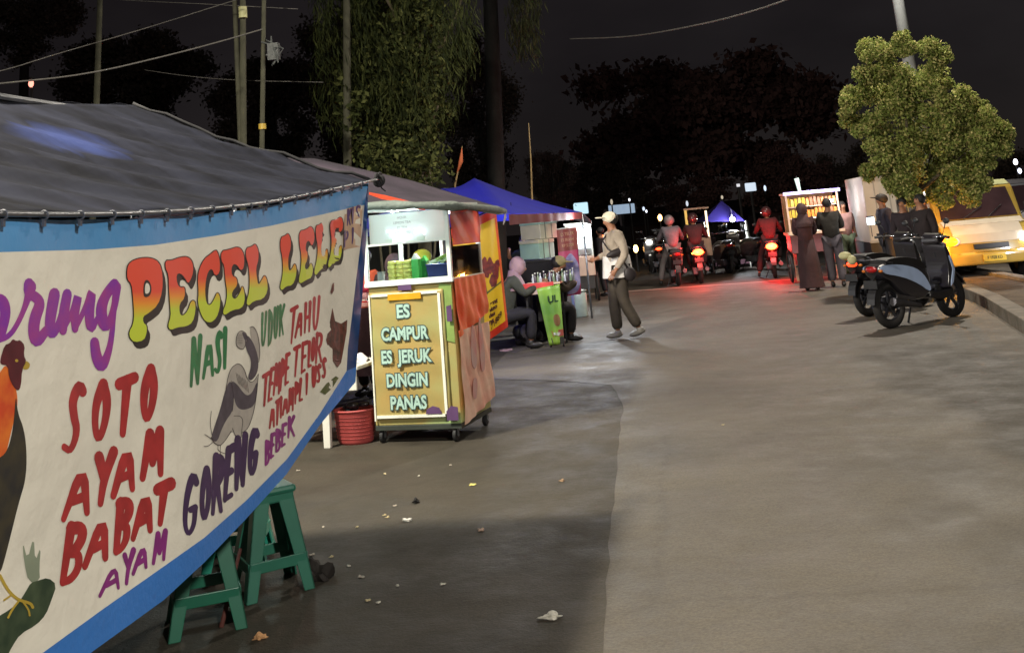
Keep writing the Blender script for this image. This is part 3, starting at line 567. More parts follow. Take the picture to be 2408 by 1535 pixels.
b = MB(); b.bb(0.01,W_-.01,.01,D_,.10,.14); b.build('chassis', mat('dark_steel',(52,58,52),.6), cart, bev=.004)
PRINT = mat('printed_orange_vinyl',(168,134,76),.42,scale=1.8,col2=(152,150,96),bump=.25,bscale=5)
nt = PRINT.node_tree; N = nt.nodes; L = nt.links; pb = N['Principled BSDF']; lk = pb.inputs['Base Color'].links[0].from_socket
tc = N.new('ShaderNodeTexCoord'); n = N.new('ShaderNodeTexNoise'); n.inputs['Scale'].default_value = 1.7; n.inputs['Detail'].default_value = 2; L.new(tc.outputs['Object'],n.inputs['Vector'])
sp = N.new('ShaderNodeSeparateXYZ'); L.new(tc.outputs['Object'],sp.inputs[0]); mr = N.new('ShaderNodeMapRange'); mr.inputs[1].default_value = .55; mr.inputs[2].default_value = .1; mr.inputs[3].default_value = 0; mr.inputs[4].default_value = .32; L.new(sp.outputs[2],mr.inputs[0])
ad = N.new('ShaderNodeMath'); ad.operation = 'ADD'; L.new(n.outputs['Fac'],ad.inputs[0]); L.new(mr.outputs[0],ad.inputs[1]); r = N.new('ShaderNodeValToRGB'); r.color_ramp.elements[0].position = .74; r.color_ramp.elements[1].position = .9; L.new(ad.outputs[0],r.inputs['Fac'])
m3 = N.new('ShaderNodeMixRGB'); L.new(r.outputs[0],m3.inputs[0]); L.new(lk,m3.inputs[1]); m3.inputs[2].default_value = lin((150,176,122)); L.new(m3.outputs[0],pb.inputs['Base Color'])
b = MB(); b.bb(.012,W_-.012,.012,D_,.14,ZS-.03); b.build('cabinet', PRINT, cart, bev=.006)
b = MB(); b.grid(lambda u,v: (.03+u*(W_*.85),-.004-.006*sin(u*9+v*4)*sin(pi*u)-.004*sin(v*23+u*5)*sin(pi*v),.2+v*.99),30,40)
b.build('vinyl_poster', PRINT, cart, smooth=True, solid=.002)
WHT = mat('white_trim',(226,226,214),.5,var=.08)
b = MB(); b.bb(.645,.668,-.017,-.004,.22,1.16); b.bb(.04,.645,-.017,-.004,.20,.222); b.bb(.04,.645,-.017,-.004,1.16,1.178); b.bb(.02,.032,-.017,-.004,.18,1.18); b.build('poster_border', WHT, cart)
b = MB(); b.bb(.20,.50,-.022,-.008,1.125,1.175); b.build('tape_strip', mat('ochre_tape',(212,156,30),.4), cart)
PRP = mat('plum_print',(92,64,104),.5)
for pts in ([(.66,.17),(.76,.17),(.76,.27),(.70,.28),(.66,.24)],[(.48,.225),(.62,.225),(.60,.27),(.54,.285),(.49,.26)],[(.30,1.2),(.42,1.2),(.42,1.245),(.3,1.245)],[(.72,.93),(.765,.93),(.765,1.06),(.72,1.05)]):
    b = MB(); b.prism(pts,-.0225,-.0195,'y'); b.build('plum_blot', PRP, cart)
b = MB(); b.prism([(.62,.8),(.765,.76),(.765,1.22),(.66,1.23),(.63,1.1)],-.0025+.006,.010,'y'); b.build('lime_blot', mat('lime_print',(132,158,84),.5), cart)
for txt,z,s in (('ES',1.03,.112),('CAMPUR',.855,.108),('ES  JERUK',.675,.108),('DINGIN',.49,.108),('PANAS',.315,.108)):
    x = .33; sc = dict(ES=.9).get(txt,.76)
    text_mb(txt,s*1.28,(x,-.0175,z-.045),(1,0,0),(0,0,1),.013,.0008,sc).build('letter_outline', mat('ink_outline',(64,84,84),.5), cart, recalc=False)
    text_mb(txt,s*1.28,(x,-.0190,z-.045),(1,0,0),(0,0,1),.0045,.0008,sc).build('lettering', mat('mint_letter',(168,200,188),.5,var=.15,scale=9), cart, recalc=False)
# casters
for x,y in ((.05,.06),(.70,.05),(.73,.66),(.05,.66)):
    b = MB(); b.cyl((x-.015,y,.05),(x+.015,y,.05),.05,n=18); w = b.build('caster', mat('black_rubber',(26,26,28),.7), cart, bev=.006, smooth=False)
    b = MB(); b.bar((x-.02,y,.05),(x-.02,y,.11),.004,.03); b.bar((x+.02,y,.05),(x+.02,y,.11),.004,.03); b.cyl((x-.024,y,.05),(x+.024,y,.05),.012); b.build('caster_fork', METAL, w)
# case
CW = lambda x,y,z: cart.matrix_world@Vector((x,y,z))
LAMP = mat('white_lamp_glow',(235,245,255),.5,emit=14)
BRD = mat('white_board',(214,222,224),.3,var=.05); nt = BRD.node_tree; N = nt.nodes; L = nt.links; t_ = N.new('ShaderNodeBsdfTranslucent'); t_.inputs[0].default_value = (.8,.84,.84,1); x_ = N.new('ShaderNodeMixShader'); x_.inputs[0].default_value = .6
L.new(N['Principled BSDF'].outputs[0],x_.inputs[1]); L.new(t_.outputs[0],x_.inputs[2]); L.new(x_.outputs[0],N['Material Output'].inputs['Surface'])
b = MB(); b.bb(-.01,W_+.012,-.02,D_+.01,ZS-.03,ZS); b.build('counter', ALU, cart, bev=.004)
for x,y in ((.012,0),(W_-.012,0),(W_-.012,D_-.012),(.012,D_-.012)):
    b = MB(); b.bb(x-.018,x+.018,y-.016,y+.016,ZS,ZT); b.build('case_post', ALU, cart, bev=.003)
b = MB(); b.bb(-.006,W_+.006,-.018,D_,ZT,ZT+.02); b.build('case_top', ALU, cart, bev=.003)
b = MB(); b.bb(.03,W_-.03,-.010,.004,1.575,1.59); b.bb(.03,W_-.03,-.012,.006,ZS,ZS+.018); b.build('case_rail', ALU, cart)
b = MB(); b.bb(.03,W_-.03,.050,.052,1.59,1.835); b.build('menu_board', BRD, cart)
for i,tx in enumerate(('AQUA','LEMON TEA','ES TEH','KOPI SUSU')): text_mb(tx,.030,(.34,.0485,1.785-i*.042),(1,0,0),(0,0,1),0,.0004).build('menu_writing', mat('pale_ink',(140,142,146),.7), cart, recalc=False)
b = MB(); b.bb(.03,W_-.03,-.004,0,ZS+.018,1.575); b.build('front_glass', GLASSM, cart)
b = MB(); b.bb(.03,W_-.03,-.003,-.001,1.592,ZT); b.build('front_glass', GLASSM, cart)
b = MB(); b.bb(.40,.425,D_-.02,D_,ZS,ZT); b.build('back_mullion', ALU, cart)
for i,(x0,fl) in enumerate(((.21,1),(.50,-1))):  # lamp reflections in the glass, built as glowing arcs
    t_ = T('ring_lamp',['left curved white lamp tube glowing inside the upper glass','right curved white lamp tube glowing inside the upper glass'][i],'lamp',CW(x0,.028,1.605),radians(-10)); b = MB(); b.tube([(.055*cos(a)*1.0,0,.085*sin(a)) for a in [radians(k) for k in ((20,45,70,95) if fl > 0 else (25,60,100,140))]],.006,6); b.build('tube', LAMP, t_, smooth=True); b = MB(); b.bb(-.02,.05,-.004,.004,-.012,.02); b.build('holder', ALU, t_)
# plastic film on the road side
RF = film('red_plastic_film',(206,70,48),.78); OF = mat('orange_plastic_sheet',(250,92,50),.4,var=.3,scale=5,bump=.5,bscale=10,col2=(250,132,84)); CL = mat('crinkled_plastic_sheet',(246,214,188),.4,scale=3.5,col2=(236,172,150),bump=.45,bscale=11)
sd = W_+.012
b = MB(); b.grid(lambda u,v: (sd+.01*sin(u*11+v*7)*.6+.004,.02+u*(D_-.03),1.53+v*.33),16,12); b.build('red_film', RF, cart, smooth=True)
b = MB(); b.bb(sd-.006,sd-.002,.02,D_-.02,ZS,1.52); b.build('side_glass', GLASSM, cart)
b = MB(); b.grid(lambda u,v: (sd+.012+.014*sin((u*1.4+v)*9)*(1-v)*.8+.006*sin(u*31+v*5),.0+u*(D_+.01),.80+.12*u+v*(.46-.12*u)),30,16); b.build('orange_sheet', OF, cart, smooth=True)
b = MB(); b.grid(lambda u,v: (sd+.010+.016*abs(sin(u*8+v*3))*(1-.6*v)+.006*sin(u*25+v*9)+.002*(1-v)*u,-.004+u*(D_-.01),.13+.10*u*(1-v)+v*.72),40,40); b.build('clear_drape', CL, cart, smooth=True)
b = MB()
for P in ([(.18,.55),(.30,.50),(.34,.72),(.28,.9),(.22,.78)],[(.40,.45),(.52,.5),(.50,.8),(.44,.95),(.40,.7)],[(.16,.3),(.25,.28),(.3,.44),(.2,.46)]): b.prism(smooth_pl(P,2,True),sd+.030,sd+.033,'x')
b.build('fruit_print', mat('maroon_print',(208,138,134),.5,var=.35,scale=9,col2=(196,164,158)), cart)
# stock inside the case
def pack_stack(x,y,z,n,m,name,w=.09,h=.035,lab=None,grp=None,cat='packs'):
    t = T(name,lab,cat,cart.matrix_world@Vector((x,y,z)),radians(-10),grp)
    for i in range(n):
        b = MB(); b.lathe([(w*.34,0),(w*.5,.004),(w*.5,h*.8),(w*.42,h*.96),(.0,h*.97)],(random.uniform(-.003,.003),0,i*h),10); b.build('cup_lid', m, t, smooth=False)
YP = mat('pale_yellow_packs',(232,230,140),.5,var=.25,scale=30,col2=(190,190,90)); random.seed(2)
for i,x in enumerate((.20,.275,.345)): pack_stack(x,.10,ZS+.001,5,YP,'cup_stack',.075,.034,['yellow cup stack in the glass case, leftmost of three','yellow cup stack in the glass case, middle of three','yellow cup stack in the glass case, beside the green cartons'][i],'yellow cup stacks inside the drinks cart')
def box_item(name,label,x,y,z,w,d,h,m,cat='box',rz=0,cap=None):
    t = T(name,label,cat,CW(x,y,z),radians(-10)+rz); b = MB(); b.bb(-w/2,w/2,-d/2,d/2,0,h); b.build('body', m, t, bev=.004)
    b = MB(); b.bb(-w/2-.002,w/2+.002,-d/2-.002,d/2+.002,h*.93,h+.004) if cap is None else b.prism([(-w/2,h),(w/2,h),(0,h*1.28)],-d/2,d/2,'y'); b.build('lid' if cap is None else 'gable_top', m if cap is None else cap, t)
GC = mat('green_carton',(70,176,84),.45,var=.1)
box_item('drink_carton','bright green drink carton beside the yellow cups in the glass case',.425,.10,ZS+.001,.065,.06,.17,GC,'carton',cap=mat('white_carton_top',(220,226,226),.5))
box_item('drink_carton','second green carton half hidden behind the front carton',.475,.17,ZS+.001,.05,.06,.15,mat('dark_green_carton',(48,140,70),.45),'carton',cap=GC)
box_item('salt_box','small grey box in the left corner of the glass case',.10,.09,ZS+.001,.05,.05,.085,mat('grey_box',(150,154,156),.6))
t = T('blue_basket','dark blue plastic basket of packets in the glass case','basket',CW(.625,.16,ZS+.001),radians(-10))
b = MB(); b.prism([(-.09,0),(.09,0),(.105,.11),(-.105,.11)],-.08,.08,'y'); b.build('body', mat('navy_plastic',(34,48,110),.4), t, bev=.006)
b = MB(); b.bb(-.11,.11,-.085,.085,.108,.12); b.build('rim', mat('navy_rim',(44,62,140),.35), t, bev=.004)
for i,(x,z,a) in enumerate(((-.04,.14,.25),(.02,.165,.35),(.06,.15,.5))):
    b = MB(); b.box((x,0,z),(.11,.07,.03),Matrix.Rotation(-a,3,'Y')); tag(b.build('snack_packet',[mat('white_green_packet',(214,226,196),.4,scale=12,col2=(150,190,110)),mat('lime_packet',(150,186,70),.4)][i%2], bev=.004),['flat white and green packet lying in the blue basket','lime packet on top of the blue basket','tilted white packet at the right of the blue basket'][i],'packet').matrix_world = t.matrix_world
for i,(x,c) in enumerate(((.12,(220,60,60)),(.26,(236,224,214)),(.38,(240,190,60)),(.5,(225,60,90)))):
    t = T('syrup_bottle',['red syrup bottle nearest the front, behind the side glass','white bottle behind the side glass of the cart','yellow bottle behind the side glass of the cart','pinkish red bottle at the back of the side glass'][i],'bottle',CW(.71,.05+x,ZS+.001),0,'bottles behind the side glass of the cart')
    b = MB(); b.lathe([(.036,0),(.04,.01),(.04,.15),(.014,.18),(.014,.195)],(0,0,0),12); b.build('body', mat('bottle_%d'%i,c,.25,var=.1), t, smooth=True)
    b = MB(); b.cyl((0,0,.196),(0,0,.215),.016); b.build('cap', WHT, t)
LAMP = mat('white_lamp_glow',(235,245,255),.5,emit=14)
t = T('case_lamp','white tube lamp glowing inside the top of the drinks cart','lamp',CW(.40,.5,1.81),radians(-10)); b = MB(); b.cyl((-.2,0,0),(.2,0,0),.012); b.build('tube', LAMP, t); b = MB(); b.bb(-.21,.21,-.02,.02,.012,.03); b.build('fitting', ALU, t)
# ------------------------------------------------------------------ second tent above the cart
T2M = mat('plum_tarpaulin',(72,62,76),.85,var=.4,scale=2,bump=.3,bscale=8,col2=(44,38,50),detail=7)
t2 = T('stall_tent','plum grey tarpaulin tent roof above the drinks cart with a rolled pale edge','tent',(-2.6,9.3,0))
mid = AY(965,424,9.95); C_ = AX(1182,490,-1.62); D__ = AY(740,373,9.7)
near = [Vector((-3.6,8.3,2.5)),AY(700,415,8.3),AY(865,478,8.3),AY(1050,481,8.3)]
far = [Vector((-3.7,9.7,2.5)),D__,mid,C_]
def pl(P,u): k = u*(len(P)-1); i = min(int(k),len(P)-2); return P[i].lerp(P[i+1],k-i)
b = MB(); b.grid(lambda u,v: pl(near,u).lerp(pl(far,u),v)+Vector((0,0,-.03*sin(pi*v)*sin(pi*u)+.008*sin(u*40+v*6)*sin(pi*v))),40,16); b.build('roof', T2M, t2, world=True, smooth=True, solid=.004)
b = MB(); E0 = Vector((-3.7,9.7,2.5)); b.grid(lambda u,v: (Vector((-3.6,8.3,2.5)).lerp(E0,u))+Vector((-1.2*v,0,-.7*v)),8,6); b.build('back_slope', T2M, t2, world=True, smooth=True)
RP2 = [AY(862,484,8.27),AY(950,482,8.27),AY(1052,484,8.27),AX(1110,487,-1.66),C_+Vector((.02,0,-.03))]
b = MB(); b.tube([tuple(p) for p in smooth_pl([tuple(q) for q in RP2],1)],[.026+.008*(i%3) for i in range(len(smooth_pl([tuple(q) for q in RP2],1)))],8); b.build('rolled_edge', mat('pale_rolled_tarp',(120,130,122),.7,var=.35,scale=10,bump=.5), t2, world=True, smooth=True)
b = MB(); b.poly([AY(868,452,8.7),AY(905,459,8.7),AY(1000,482,8.7),AY(1000,494,8.7),AY(868,482,8.7)]); b.build('orange_flap', mat('orange_tarp',(220,76,40),.5), t2, world=True, solid=.003)
for p in (Vector((-2.2,10.1,1.95)),Vector((-3.6,8.35,2.47)),Vector((-3.7,9.68,2.48)),Vector((-4.75,9,1.85))):
    b = MB(); b.cyl((p.x,p.y,0),p,.018,.018,8); b.build('pole', METAL, t2, world=True, smooth=True)
b = MB()
for i in range(4): b.tube([C_+Vector((0,-.01*i,0)),C_+Vector((.02,.01*i,-.06)),C_+Vector((.01*i,-.03,-.16+.02*i))],.007,5)
b.build('tie_ribbons', mat('pale_ribbon',(200,190,180),.7), t2, world=True)
# ------------------------------------------------------------------ table, chair, basket left of the cart
WP = mat('white_plastic',(216,214,204),.4,var=.1)
tb = T('white_table','white plastic table between the banner and the drinks cart','table',(-3.02,8.85,0),radians(-8))
b = MB(); b.bb(-.42,.42,-.3,.3,.60,.63); b.build('tabletop', WP, tb, bev=.008)
b = MB(); b.bb(-.39,.39,-.27,-.25,.44,.60); b.build('apron', WP, tb, bev=.004)
for x,y in ((-.37,-.25),(.10,-.25),(.37,.25),(-.37,.25)):
    b = MB(); b.prism([(x-.03,y-.02),(x+.03,y-.02),(x+.03,y+.02),(x-.03,y+.02)],0.0,.6,'z',1.25); b.build('leg', WP, tb, bev=.005)
b = MB(); b.grid(lambda u,v: (-3.15+u*.5,8.72+v*.3-.05*sin(u*3),.632+.10*sin(pi*u)*sin(pi*v)+.02*sin(u*17+v*9)*sin(pi*v)+.012*sin(u*31)*sin(pi*u)),30,14); ob = b.build('white_cloth', mat('white_rag',(214,214,220),.8,bump=.4), None, smooth=True, solid=.004); tag(ob,'crumpled white cloth lying on the white plastic table','cloth')
p = GP(838,1040); t = T('red_basket','red slatted plastic basket on the ground left of the cart','basket',(p.x,p.y,0),radians(-8)); RB = mat('red_basket_plastic',(176,74,72),.6,var=.25)
b = MB(); b.lathe([(.13,0),(.145,.02),(.17,.25),(.178,.262),(.165,.262),(.14,.03),(.0,.03)],(0,0,0),28,1.05,.8); b.build('body', RB, t, smooth=True)
for k in range(7): 
    b = MB(); z = .05+k*.028; b.torus((0,0,0),1,.012,'z',28,5); bmesh.ops.transform(b.bm,matrix=Matrix.Translation((0,0,z)) @ Matrix.Diagonal(((.149+z*.1)*1.05,(.149+z*.1)*.8,.14,1)),verts=b.bm.verts); b.build('rib', RB, t, smooth=True)
b = MB(); b.torus((0,0,0),1,.05,'z',28,6); bmesh.ops.transform(b.bm,matrix=Matrix.Translation((0,0,.262)) @ Matrix.Diagonal((.18,.14,.2,1)),verts=b.bm.verts); b.build('rim', RB, t, smooth=True)
random.seed(4); b = MB()
for i in range(9): b.ball((p.x+random.uniform(-.08,.08),p.y+random.uniform(-.06,.06),.255+random.uniform(-.02,.05)),(random.uniform(.03,.06),.04,random.uniform(.02,.04)),8)
tag(b.build('black_bag', mat('black_plastic_bag',(34,30,34),.35,bump=.5), smooth=True),'crumpled black plastic bag filling the red basket','bag')
# cooking corner glimpsed between banner and cart
tb = T('serving_table','dark serving table with red edged top, in the gap beside the cart','table',(-3.35,10.4,0),0)
b = MB(); b.bb(-.6,.6,-.3,.3,1.0,1.04); b.build('tabletop', mat('red_edge_top',(214,70,66),.45,scale=9,col2=(226,190,180)), tb, bev=.006)
for x,y in ((-.55,-.26),(.55,-.26),(.55,.26),(-.55,.26)): b = MB(); b.bb(x-.02,x+.02,y-.02,y+.02,0,1.0); b.build('leg', mat('dark_wood',(52,36,30),.7), tb)
b = MB(); b.grid(lambda u,v: (-.58+u*1.16,-.29+.01*sin(u*50),.35+v*.64),50,4); b.build('skirt_cloth', mat('dark_maroon_cloth',(60,36,42),.85,var=.4,scale=6), tb, smooth=True)
p = AY(858,672,10.3); t = T('pink_tub','pink plastic tub with white base on the serving table','tub',(p.x,10.3,1.041))
b = MB(); b.lathe([(.05,0),(.062,.09)],(0,0,0),18); b.build('body', mat('milky_plastic',(222,190,196),.4), t, smooth=True); b = MB(); b.lathe([(.066,.09),(.07,.15),(.05,.17),(0,.172)],(0,0,0),18); b.build('lid', mat('pink_plastic',(226,70,104),.35), t, smooth=True)
p = AY(846,706,10.15); t = T('red_tray','small red and white tray at the table edge beside the banner','tray',(p.x,10.16,1.041)); b = MB(); b.bb(-.09,.09,-.06,.06,0,.012); b.build('tray_base', mat('tray_red',(214,40,40),.4), t, bev=.003); b = MB(); b.bb(-.07,.07,-.045,.045,.012,.03); b.build('napkins', WHT, t, bev=.003)
# ------------------------------------------------------------------ yellow satay banner
YB = T('yellow_banner','yellow hanging banner with red border and grilled satay picture','banner',tuple(AY(1150,810,10.3)[:2])+(0,))
def yb(x,y,o=0.0): return AY(x,y,10.3-o+.012*sin(x*.11)+.0*y)
def q4(u,v): # unit square -> pixels of the cloth
    a = (1060+(1166-1060)*u, 540+(491-540)*u); c = (1100+(1195-1100)*u, 835+(768-835)*u); return a[0]+(c[0]-a[0])*v, a[1]+(c[1]-a[1])*v
def ybq(u,v,o=0.0): return yb(*q4(u,v),o)
b = MB(); b.grid(lambda u,v: ybq(u,v),24,30)
for f in b.bm.faces: pass
b.build('cloth', mat('yellow_vinyl',(244,196,36),.4,var=.1,scale=3,bump=.15), YB, world=True, smooth=True, solid=.003)
b = MB(); b.grid(lambda u,v: ybq(u,v*.07,.006),24,2); b.grid(lambda u,v: ybq(u,.94+v*.06,.006),24,2); b.build('red_border', mat('red_vinyl',(222,56,34),.4), YB, world=True)
b = MB(); b.grid(lambda u,v: ybq(.95+u*.05,.07+v*.87,.006),2,24); b.build('orange_border', mat('orange_vinyl',(236,96,40),.4), YB, world=True)
MEAT = mat('satay_print',(150,50,44),.5,scale=25,col2=(96,26,30))
b = MB()
for k,(cx,cy,rx,ry) in enumerate(((.62,.40,.07,.10),(.74,.43,.07,.105),(.66,.47,.06,.07),(.85,.50,.07,.11),(.78,.56,.08,.09),(.90,.45,.05,.06),(.55,.45,.06,.08))):
    fill(b.bm,[[(cx+rx*(1+.12*sin(5*t_+k))*cos(t_)*1.1, cy+ry*.62*(1+.1*sin(4*t_+k))*sin(t_)) for t_ in [i*2*pi/22 for i in range(22)]]],lambda u,v,o=.008+.0006*k: ybq(u,v,o),.04)
b.build('satay_picture', MEAT, YB, world=True)
b = MB(); fill(b.bm,[[(.3,.64),(.95,.60),(.95,.615),(.3,.66)]],lambda u,v: ybq(u,v,.008),.05); fill(b.bm,[[(.5,.56),(.6,.55),(.62,.63),(.52,.64)]],lambda u,v: ybq(u,v,.0075),.05); b.build('plate_picture', mat('olive_print',(110,112,40),.5), YB, world=True)
for tx,u,v in (('reng',.72,.745),('akso',.70,.79),('das',.66,.835),('ng',.63,.88)):
    o0 = ybq(u,v,.010); ux = ybq(u+.1,v,.010)-o0; text_mb(tx,.055,o0,ux,Vector((0,0,1)),.003,.0006).build('banner_writing', mat('brown_ink',(96,48,30),.6), YB, world=True, recalc=False)
o0 = ybq(.74,.925,.012); ux = ybq(.84,.905,.012)-o0; text_mb('71889',.075,o0+Vector((0,0,.02)),ux,Vector((0,0,1)),.002,.0006).build('banner_writing', mat('brown_ink',(96,48,30),.6), YB, world=True, recalc=False)
b = MB(); b.tube([ybq(0,0,-.0)+Vector((0,0,.01)),ybq(.5,0)+Vector((0,0,.012)),ybq(1,0)+Vector((0,0,.01)),C_],.008,6); b.build('hanging_rope', CORD, YB, world=True)
# ------------------------------------------------------------------ blue tent
BT = mat('blue_tarpaulin',(34,38,170),.45,var=.2,scale=1.5,bump=.25,bscale=6)
bt = T('stall_tent','bright blue tarpaulin tent roof beyond the drinks cart','tent',(-2.5,14,0))
ap = AX(1115,419,-2.9); eF = AX(1388,517,-1.42); rF = AX(1368,499,-1.5); eN = Vector((-1.66,10.9,1.78)); l2 = AX(1040,443,-3.3); bk = Vector((-4.6,15,1.7)); bN = Vector((-3.9,11,1.75))
def tri(b,A,B,C,n=10):
    for i in range(n):
        for j in range(n-i):
            f = lambda a,c: A+(B-A)*(a/n)+(C-A)*(c/n)+Vector((0,0,-.05*sin(pi*(1-(a+c)/n))))
            b.poly([f(i,j),f(i+1,j),f(i,j+1)])
            if j < n-i-1: b.poly([f(i+1,j),f(i+1,j+1),f(i,j+1)])
b = MB(); tri(b,ap,eN,rF); tri(b,ap,l2,eN); tri(b,l2,bN,eN); tri(b,ap,bk,l2); tri(b,l2,bk,bN); tri(b,ap,rF,bk)
bmesh.ops.remove_doubles(b.bm,verts=b.bm.verts,dist=.002); b.build('roof', BT, bt, world=True, smooth=True)
b = MB(); b.grid(lambda u,v: eN.lerp(rF,u)+Vector((.004+.01*sin(u*50),0,-.003-.11*v)),50,2); b.build('red_valance', mat('dark_red_cloth',(120,34,30),.7), bt, world=True, smooth=True)
b = MB(); b.poly([rF,eF,eF+Vector((0,.3,-.08)),rF+Vector((-.5,.6,-.02))]); b.build('grey_flap', mat('grey_tarp',(120,116,128),.5), bt, world=True, solid=.003)
for q in (rF,l2-Vector((0,0,.02)),bk,bN): b = MB(); b.cyl((q.x,q.y,0),(q.x,q.y,q.z-.01),.018,.018,8); b.build('pole', METAL, bt, world=True, smooth=True)
# two bamboo poles with a limp flag
for i,(p0,p1,fl) in enumerate((((1070,435),(1087,344),True),((1251,462),(1243,290),False))):
    Y = 19+i*.6; a = AY(*p0,Y); c = AY(*p1,Y); base = a+(a-c)*( a.z/(c.z-a.z)) if False else Vector((a.x+.05,a.y,0))
    t = T('bamboo_pole',['bamboo pole with a furled orange flag left of the blue tent apex','tall bare bamboo pole rising behind the blue tent'][i],'pole',(base.x,base.y,0))
    b = MB(); b.tube([base,a,a.lerp(c,.5)+Vector((.012,0,0)),c],[.022,.018,.014,.007],6); b.build('cane', BAMB, t, world=True, smooth=True)
    if fl: b = MB(); b.tube([a.lerp(c,.3),a.lerp(c,.6)+Vector((.03,0,0)),a.lerp(c,.95)],[.012,.04,.008],8); b.build('flag', mat('orange_flag',(190,100,60),.8), t, world=True, smooth=True)
# ------------------------------------------------------------------ foam boxes, bottle table, kiosk (14 - 18 m)
def stack(px0,px1,pxm,py0,py1,Y,label,m1,m2):
    a = AY(px0,py1,Y+.35); c = AY(pxm,py1,Y); e = AY(px1,py1,Y+.3); h = AY(pxm,py0,Y).z-c.z
    t = T('foam_box',label,'foam box',(c.x,c.y,c.z),0,'foam boxes stacked under the blue tent')
    base = [(a.x,a.y),(c.x,c.y),(e.x,e.y),(a.x+e.x-c.x,a.y+e.y-c.y)]
    b = MB(); b.prism(base,c.z,c.z+h*.80,'z'); b.build('body', m1, t, world=True, bev=.01)
    b = MB(); cx = sum(p[0] for p in base)/4; cy = sum(p[1] for p in base)/4; b.prism([(cx+(p[0]-cx)*1.03,cy+(p[1]-cy)*1.03) for p in base],c.z+h*.805,c.z+h-.002,'z'); b.build('lid', m2, t, world=True, bev=.008)
    b = MB()
    for k in (.3,.68): 
        p = Vector((c.x+(e.x-c.x)*k,c.y+(e.y-c.y)*k-.014,c.z)); b.bb(p.x-.006,p.x+.006,p.y-.004,p.y+.004,c.z+.005,c.z+h-.005)
    b.build('strap', mat('grey_strap',(120,120,104),.6), t, world=True)
    return c
FM = mat('mint_foam',(176,212,192),.7,var=.12,scale=4); FC_ = mat('cream_foam',(222,216,184),.7,var=.1,scale=4)
stack(1225,1312,1272,519,562,15.6,'upper mint and cream foam box, topmost of the stack',FC_,FM)
stack(1224,1306,1270,563,609,15.6,'lower foam box carrying the other one under the blue tent',FM,FC_)
st = AY(1268,611,15.75); t = T('dark_table','dark cloth covered table carrying the foam boxes','table',(st.x,15.8,0)); b = MB(); b.bb(-.38,.38,-.22,.5,0.0,st.z-.02); b.build('cloth_cover', mat('black_cloth',(34,32,34),.9,var=.3), t, bev=.02); b = MB(); b.bb(-.4,.4,-.24,.52,st.z-.018,st.z-.003); b.build('tabletop', mat('dark_top',(46,42,42),.6), t, bev=.005)
# low table with bottles
c0 = AY(1232,672,14.6); c1 = AY(1318,668,14.6); t = T('bottle_table','small table with red and white rim crowded with small bottles','table',((c0.x+c1.x)/2,14.75,0))
zt = .86; hw = (c1.x-c0.x)/2
b = MB(); b.bb(-hw,hw,-.2,.3,zt-.02,zt); b.build('tabletop', mat('cream_top',(220,196,160),.5), t)
b = MB(); b.bb(-hw-.01,hw*.65,-.215,-.2,zt-.07,zt+.012); b.build('red_rim', mat('red_rim',(204,52,52),.45), t, bev=.004)
b = MB(); b.bb(-hw,hw*.65,-.212,-.2,zt-.14,zt-.07); b.build('white_skirt', mat('pinkish_skirt',(196,170,160),.6), t)
for x in (-hw+.03,0.05,hw-.03):
    for y in (-.17,.27): b = MB(); b.bb(x-.012,x+.012,y-.012,y+.012,0,zt-.02); b.build('leg', mat('black_metal',(28,28,30),.5), t)
random.seed(9); BGL = [mat('glass_bottle_pale',(190,196,206),.15,var=.3,scale=20),mat('glass_bottle_dark',(70,60,70),.15),mat('glass_bottle_green',(120,140,110),.15)]
proto = None
for i in range(16):
    p = Vector((t.location.x-hw+.12+.038*i+random.uniform(-.008,.008), 14.75+random.uniform(-.12,.12), zt+.001))
    o = T('small_bottle','small glass bottle among the row on the red rimmed table','bottle',p,0,'small bottles crowded on the red rimmed table')
    h = random.uniform(.10,.16); b = MB(); b.lathe([(.018,0),(.02,.01),(.02,h*.6),(.008,h*.8),(.008,h)],(0,0,0),8); b.build('glass', BGL[i%3], o, smooth=True); b = MB(); b.cyl((0,0,h+.0005),(0,0,h+.014),.01,n=8); b.build('cap', WHT, o)
# green sign cloth in front of the table end
g0 = T('green_sign','green hanging sign cloth with dark letters UL at the end of the bottle table','sign',tuple(GP(1300,815)[:2])+(0,))
gq = lambda u,v,o=0.0: AY(1262+(1316-1262)*u+ (1292-1262)*v*(1-u)*1.0+(1327-1316)*v*u, 678+(668-678)*u+(812-678)*v*(1-u)+(808-668)*v*u, 14.45-o+.015*sin(u*9))
b = MB(); b.grid(lambda u,v: gq(u,v),12,16); b.build('cloth', mat('green_vinyl',(140,176,64),.45,scale=2.5,col2=(96,140,60)), g0, world=True, smooth=True, solid=.003)
o0 = gq(.62,.28,.01); text_mb('UL',.13,o0,gq(.72,.28)-gq(.62,.28),(0,0,1),.004,.001).build('lettering', mat('dark_green_ink',(30,60,36),.6), g0, world=True, recalc=False)
b = MB(); fill(b.bm,[smooth_pl([(.5,.5),(.85,.48),(.9,.68),(.55,.7)],2,True)],lambda u,v: gq(u,v,.008),.06); b.build('dish_picture', mat('brown_print',(130,96,60),.5), g0, world=True)
o0 = gq(.7,.84,.012); text_mb('RUJAK',.05,o0,gq(.8,.84)-gq(.7,.84),(0,0,1),.002,.001).build('lettering', WHT, g0, world=True, recalc=False)
b = MB(); b.poly([gq(.3,.76,.008),gq(1,.75,.008),gq(1,.86,.008),gq(.35,.87,.008)]); b.build('red_label', mat('dull_red_print',(150,70,56),.5), g0, world=True)
b = MB(); b.poly([gq(.2,.88,.006),gq(1,.88,.006),gq(1,1,.006),gq(.25,1,.006)]); b.build('dark_foot', mat('dark_foot',(44,42,36),.7), g0, world=True)
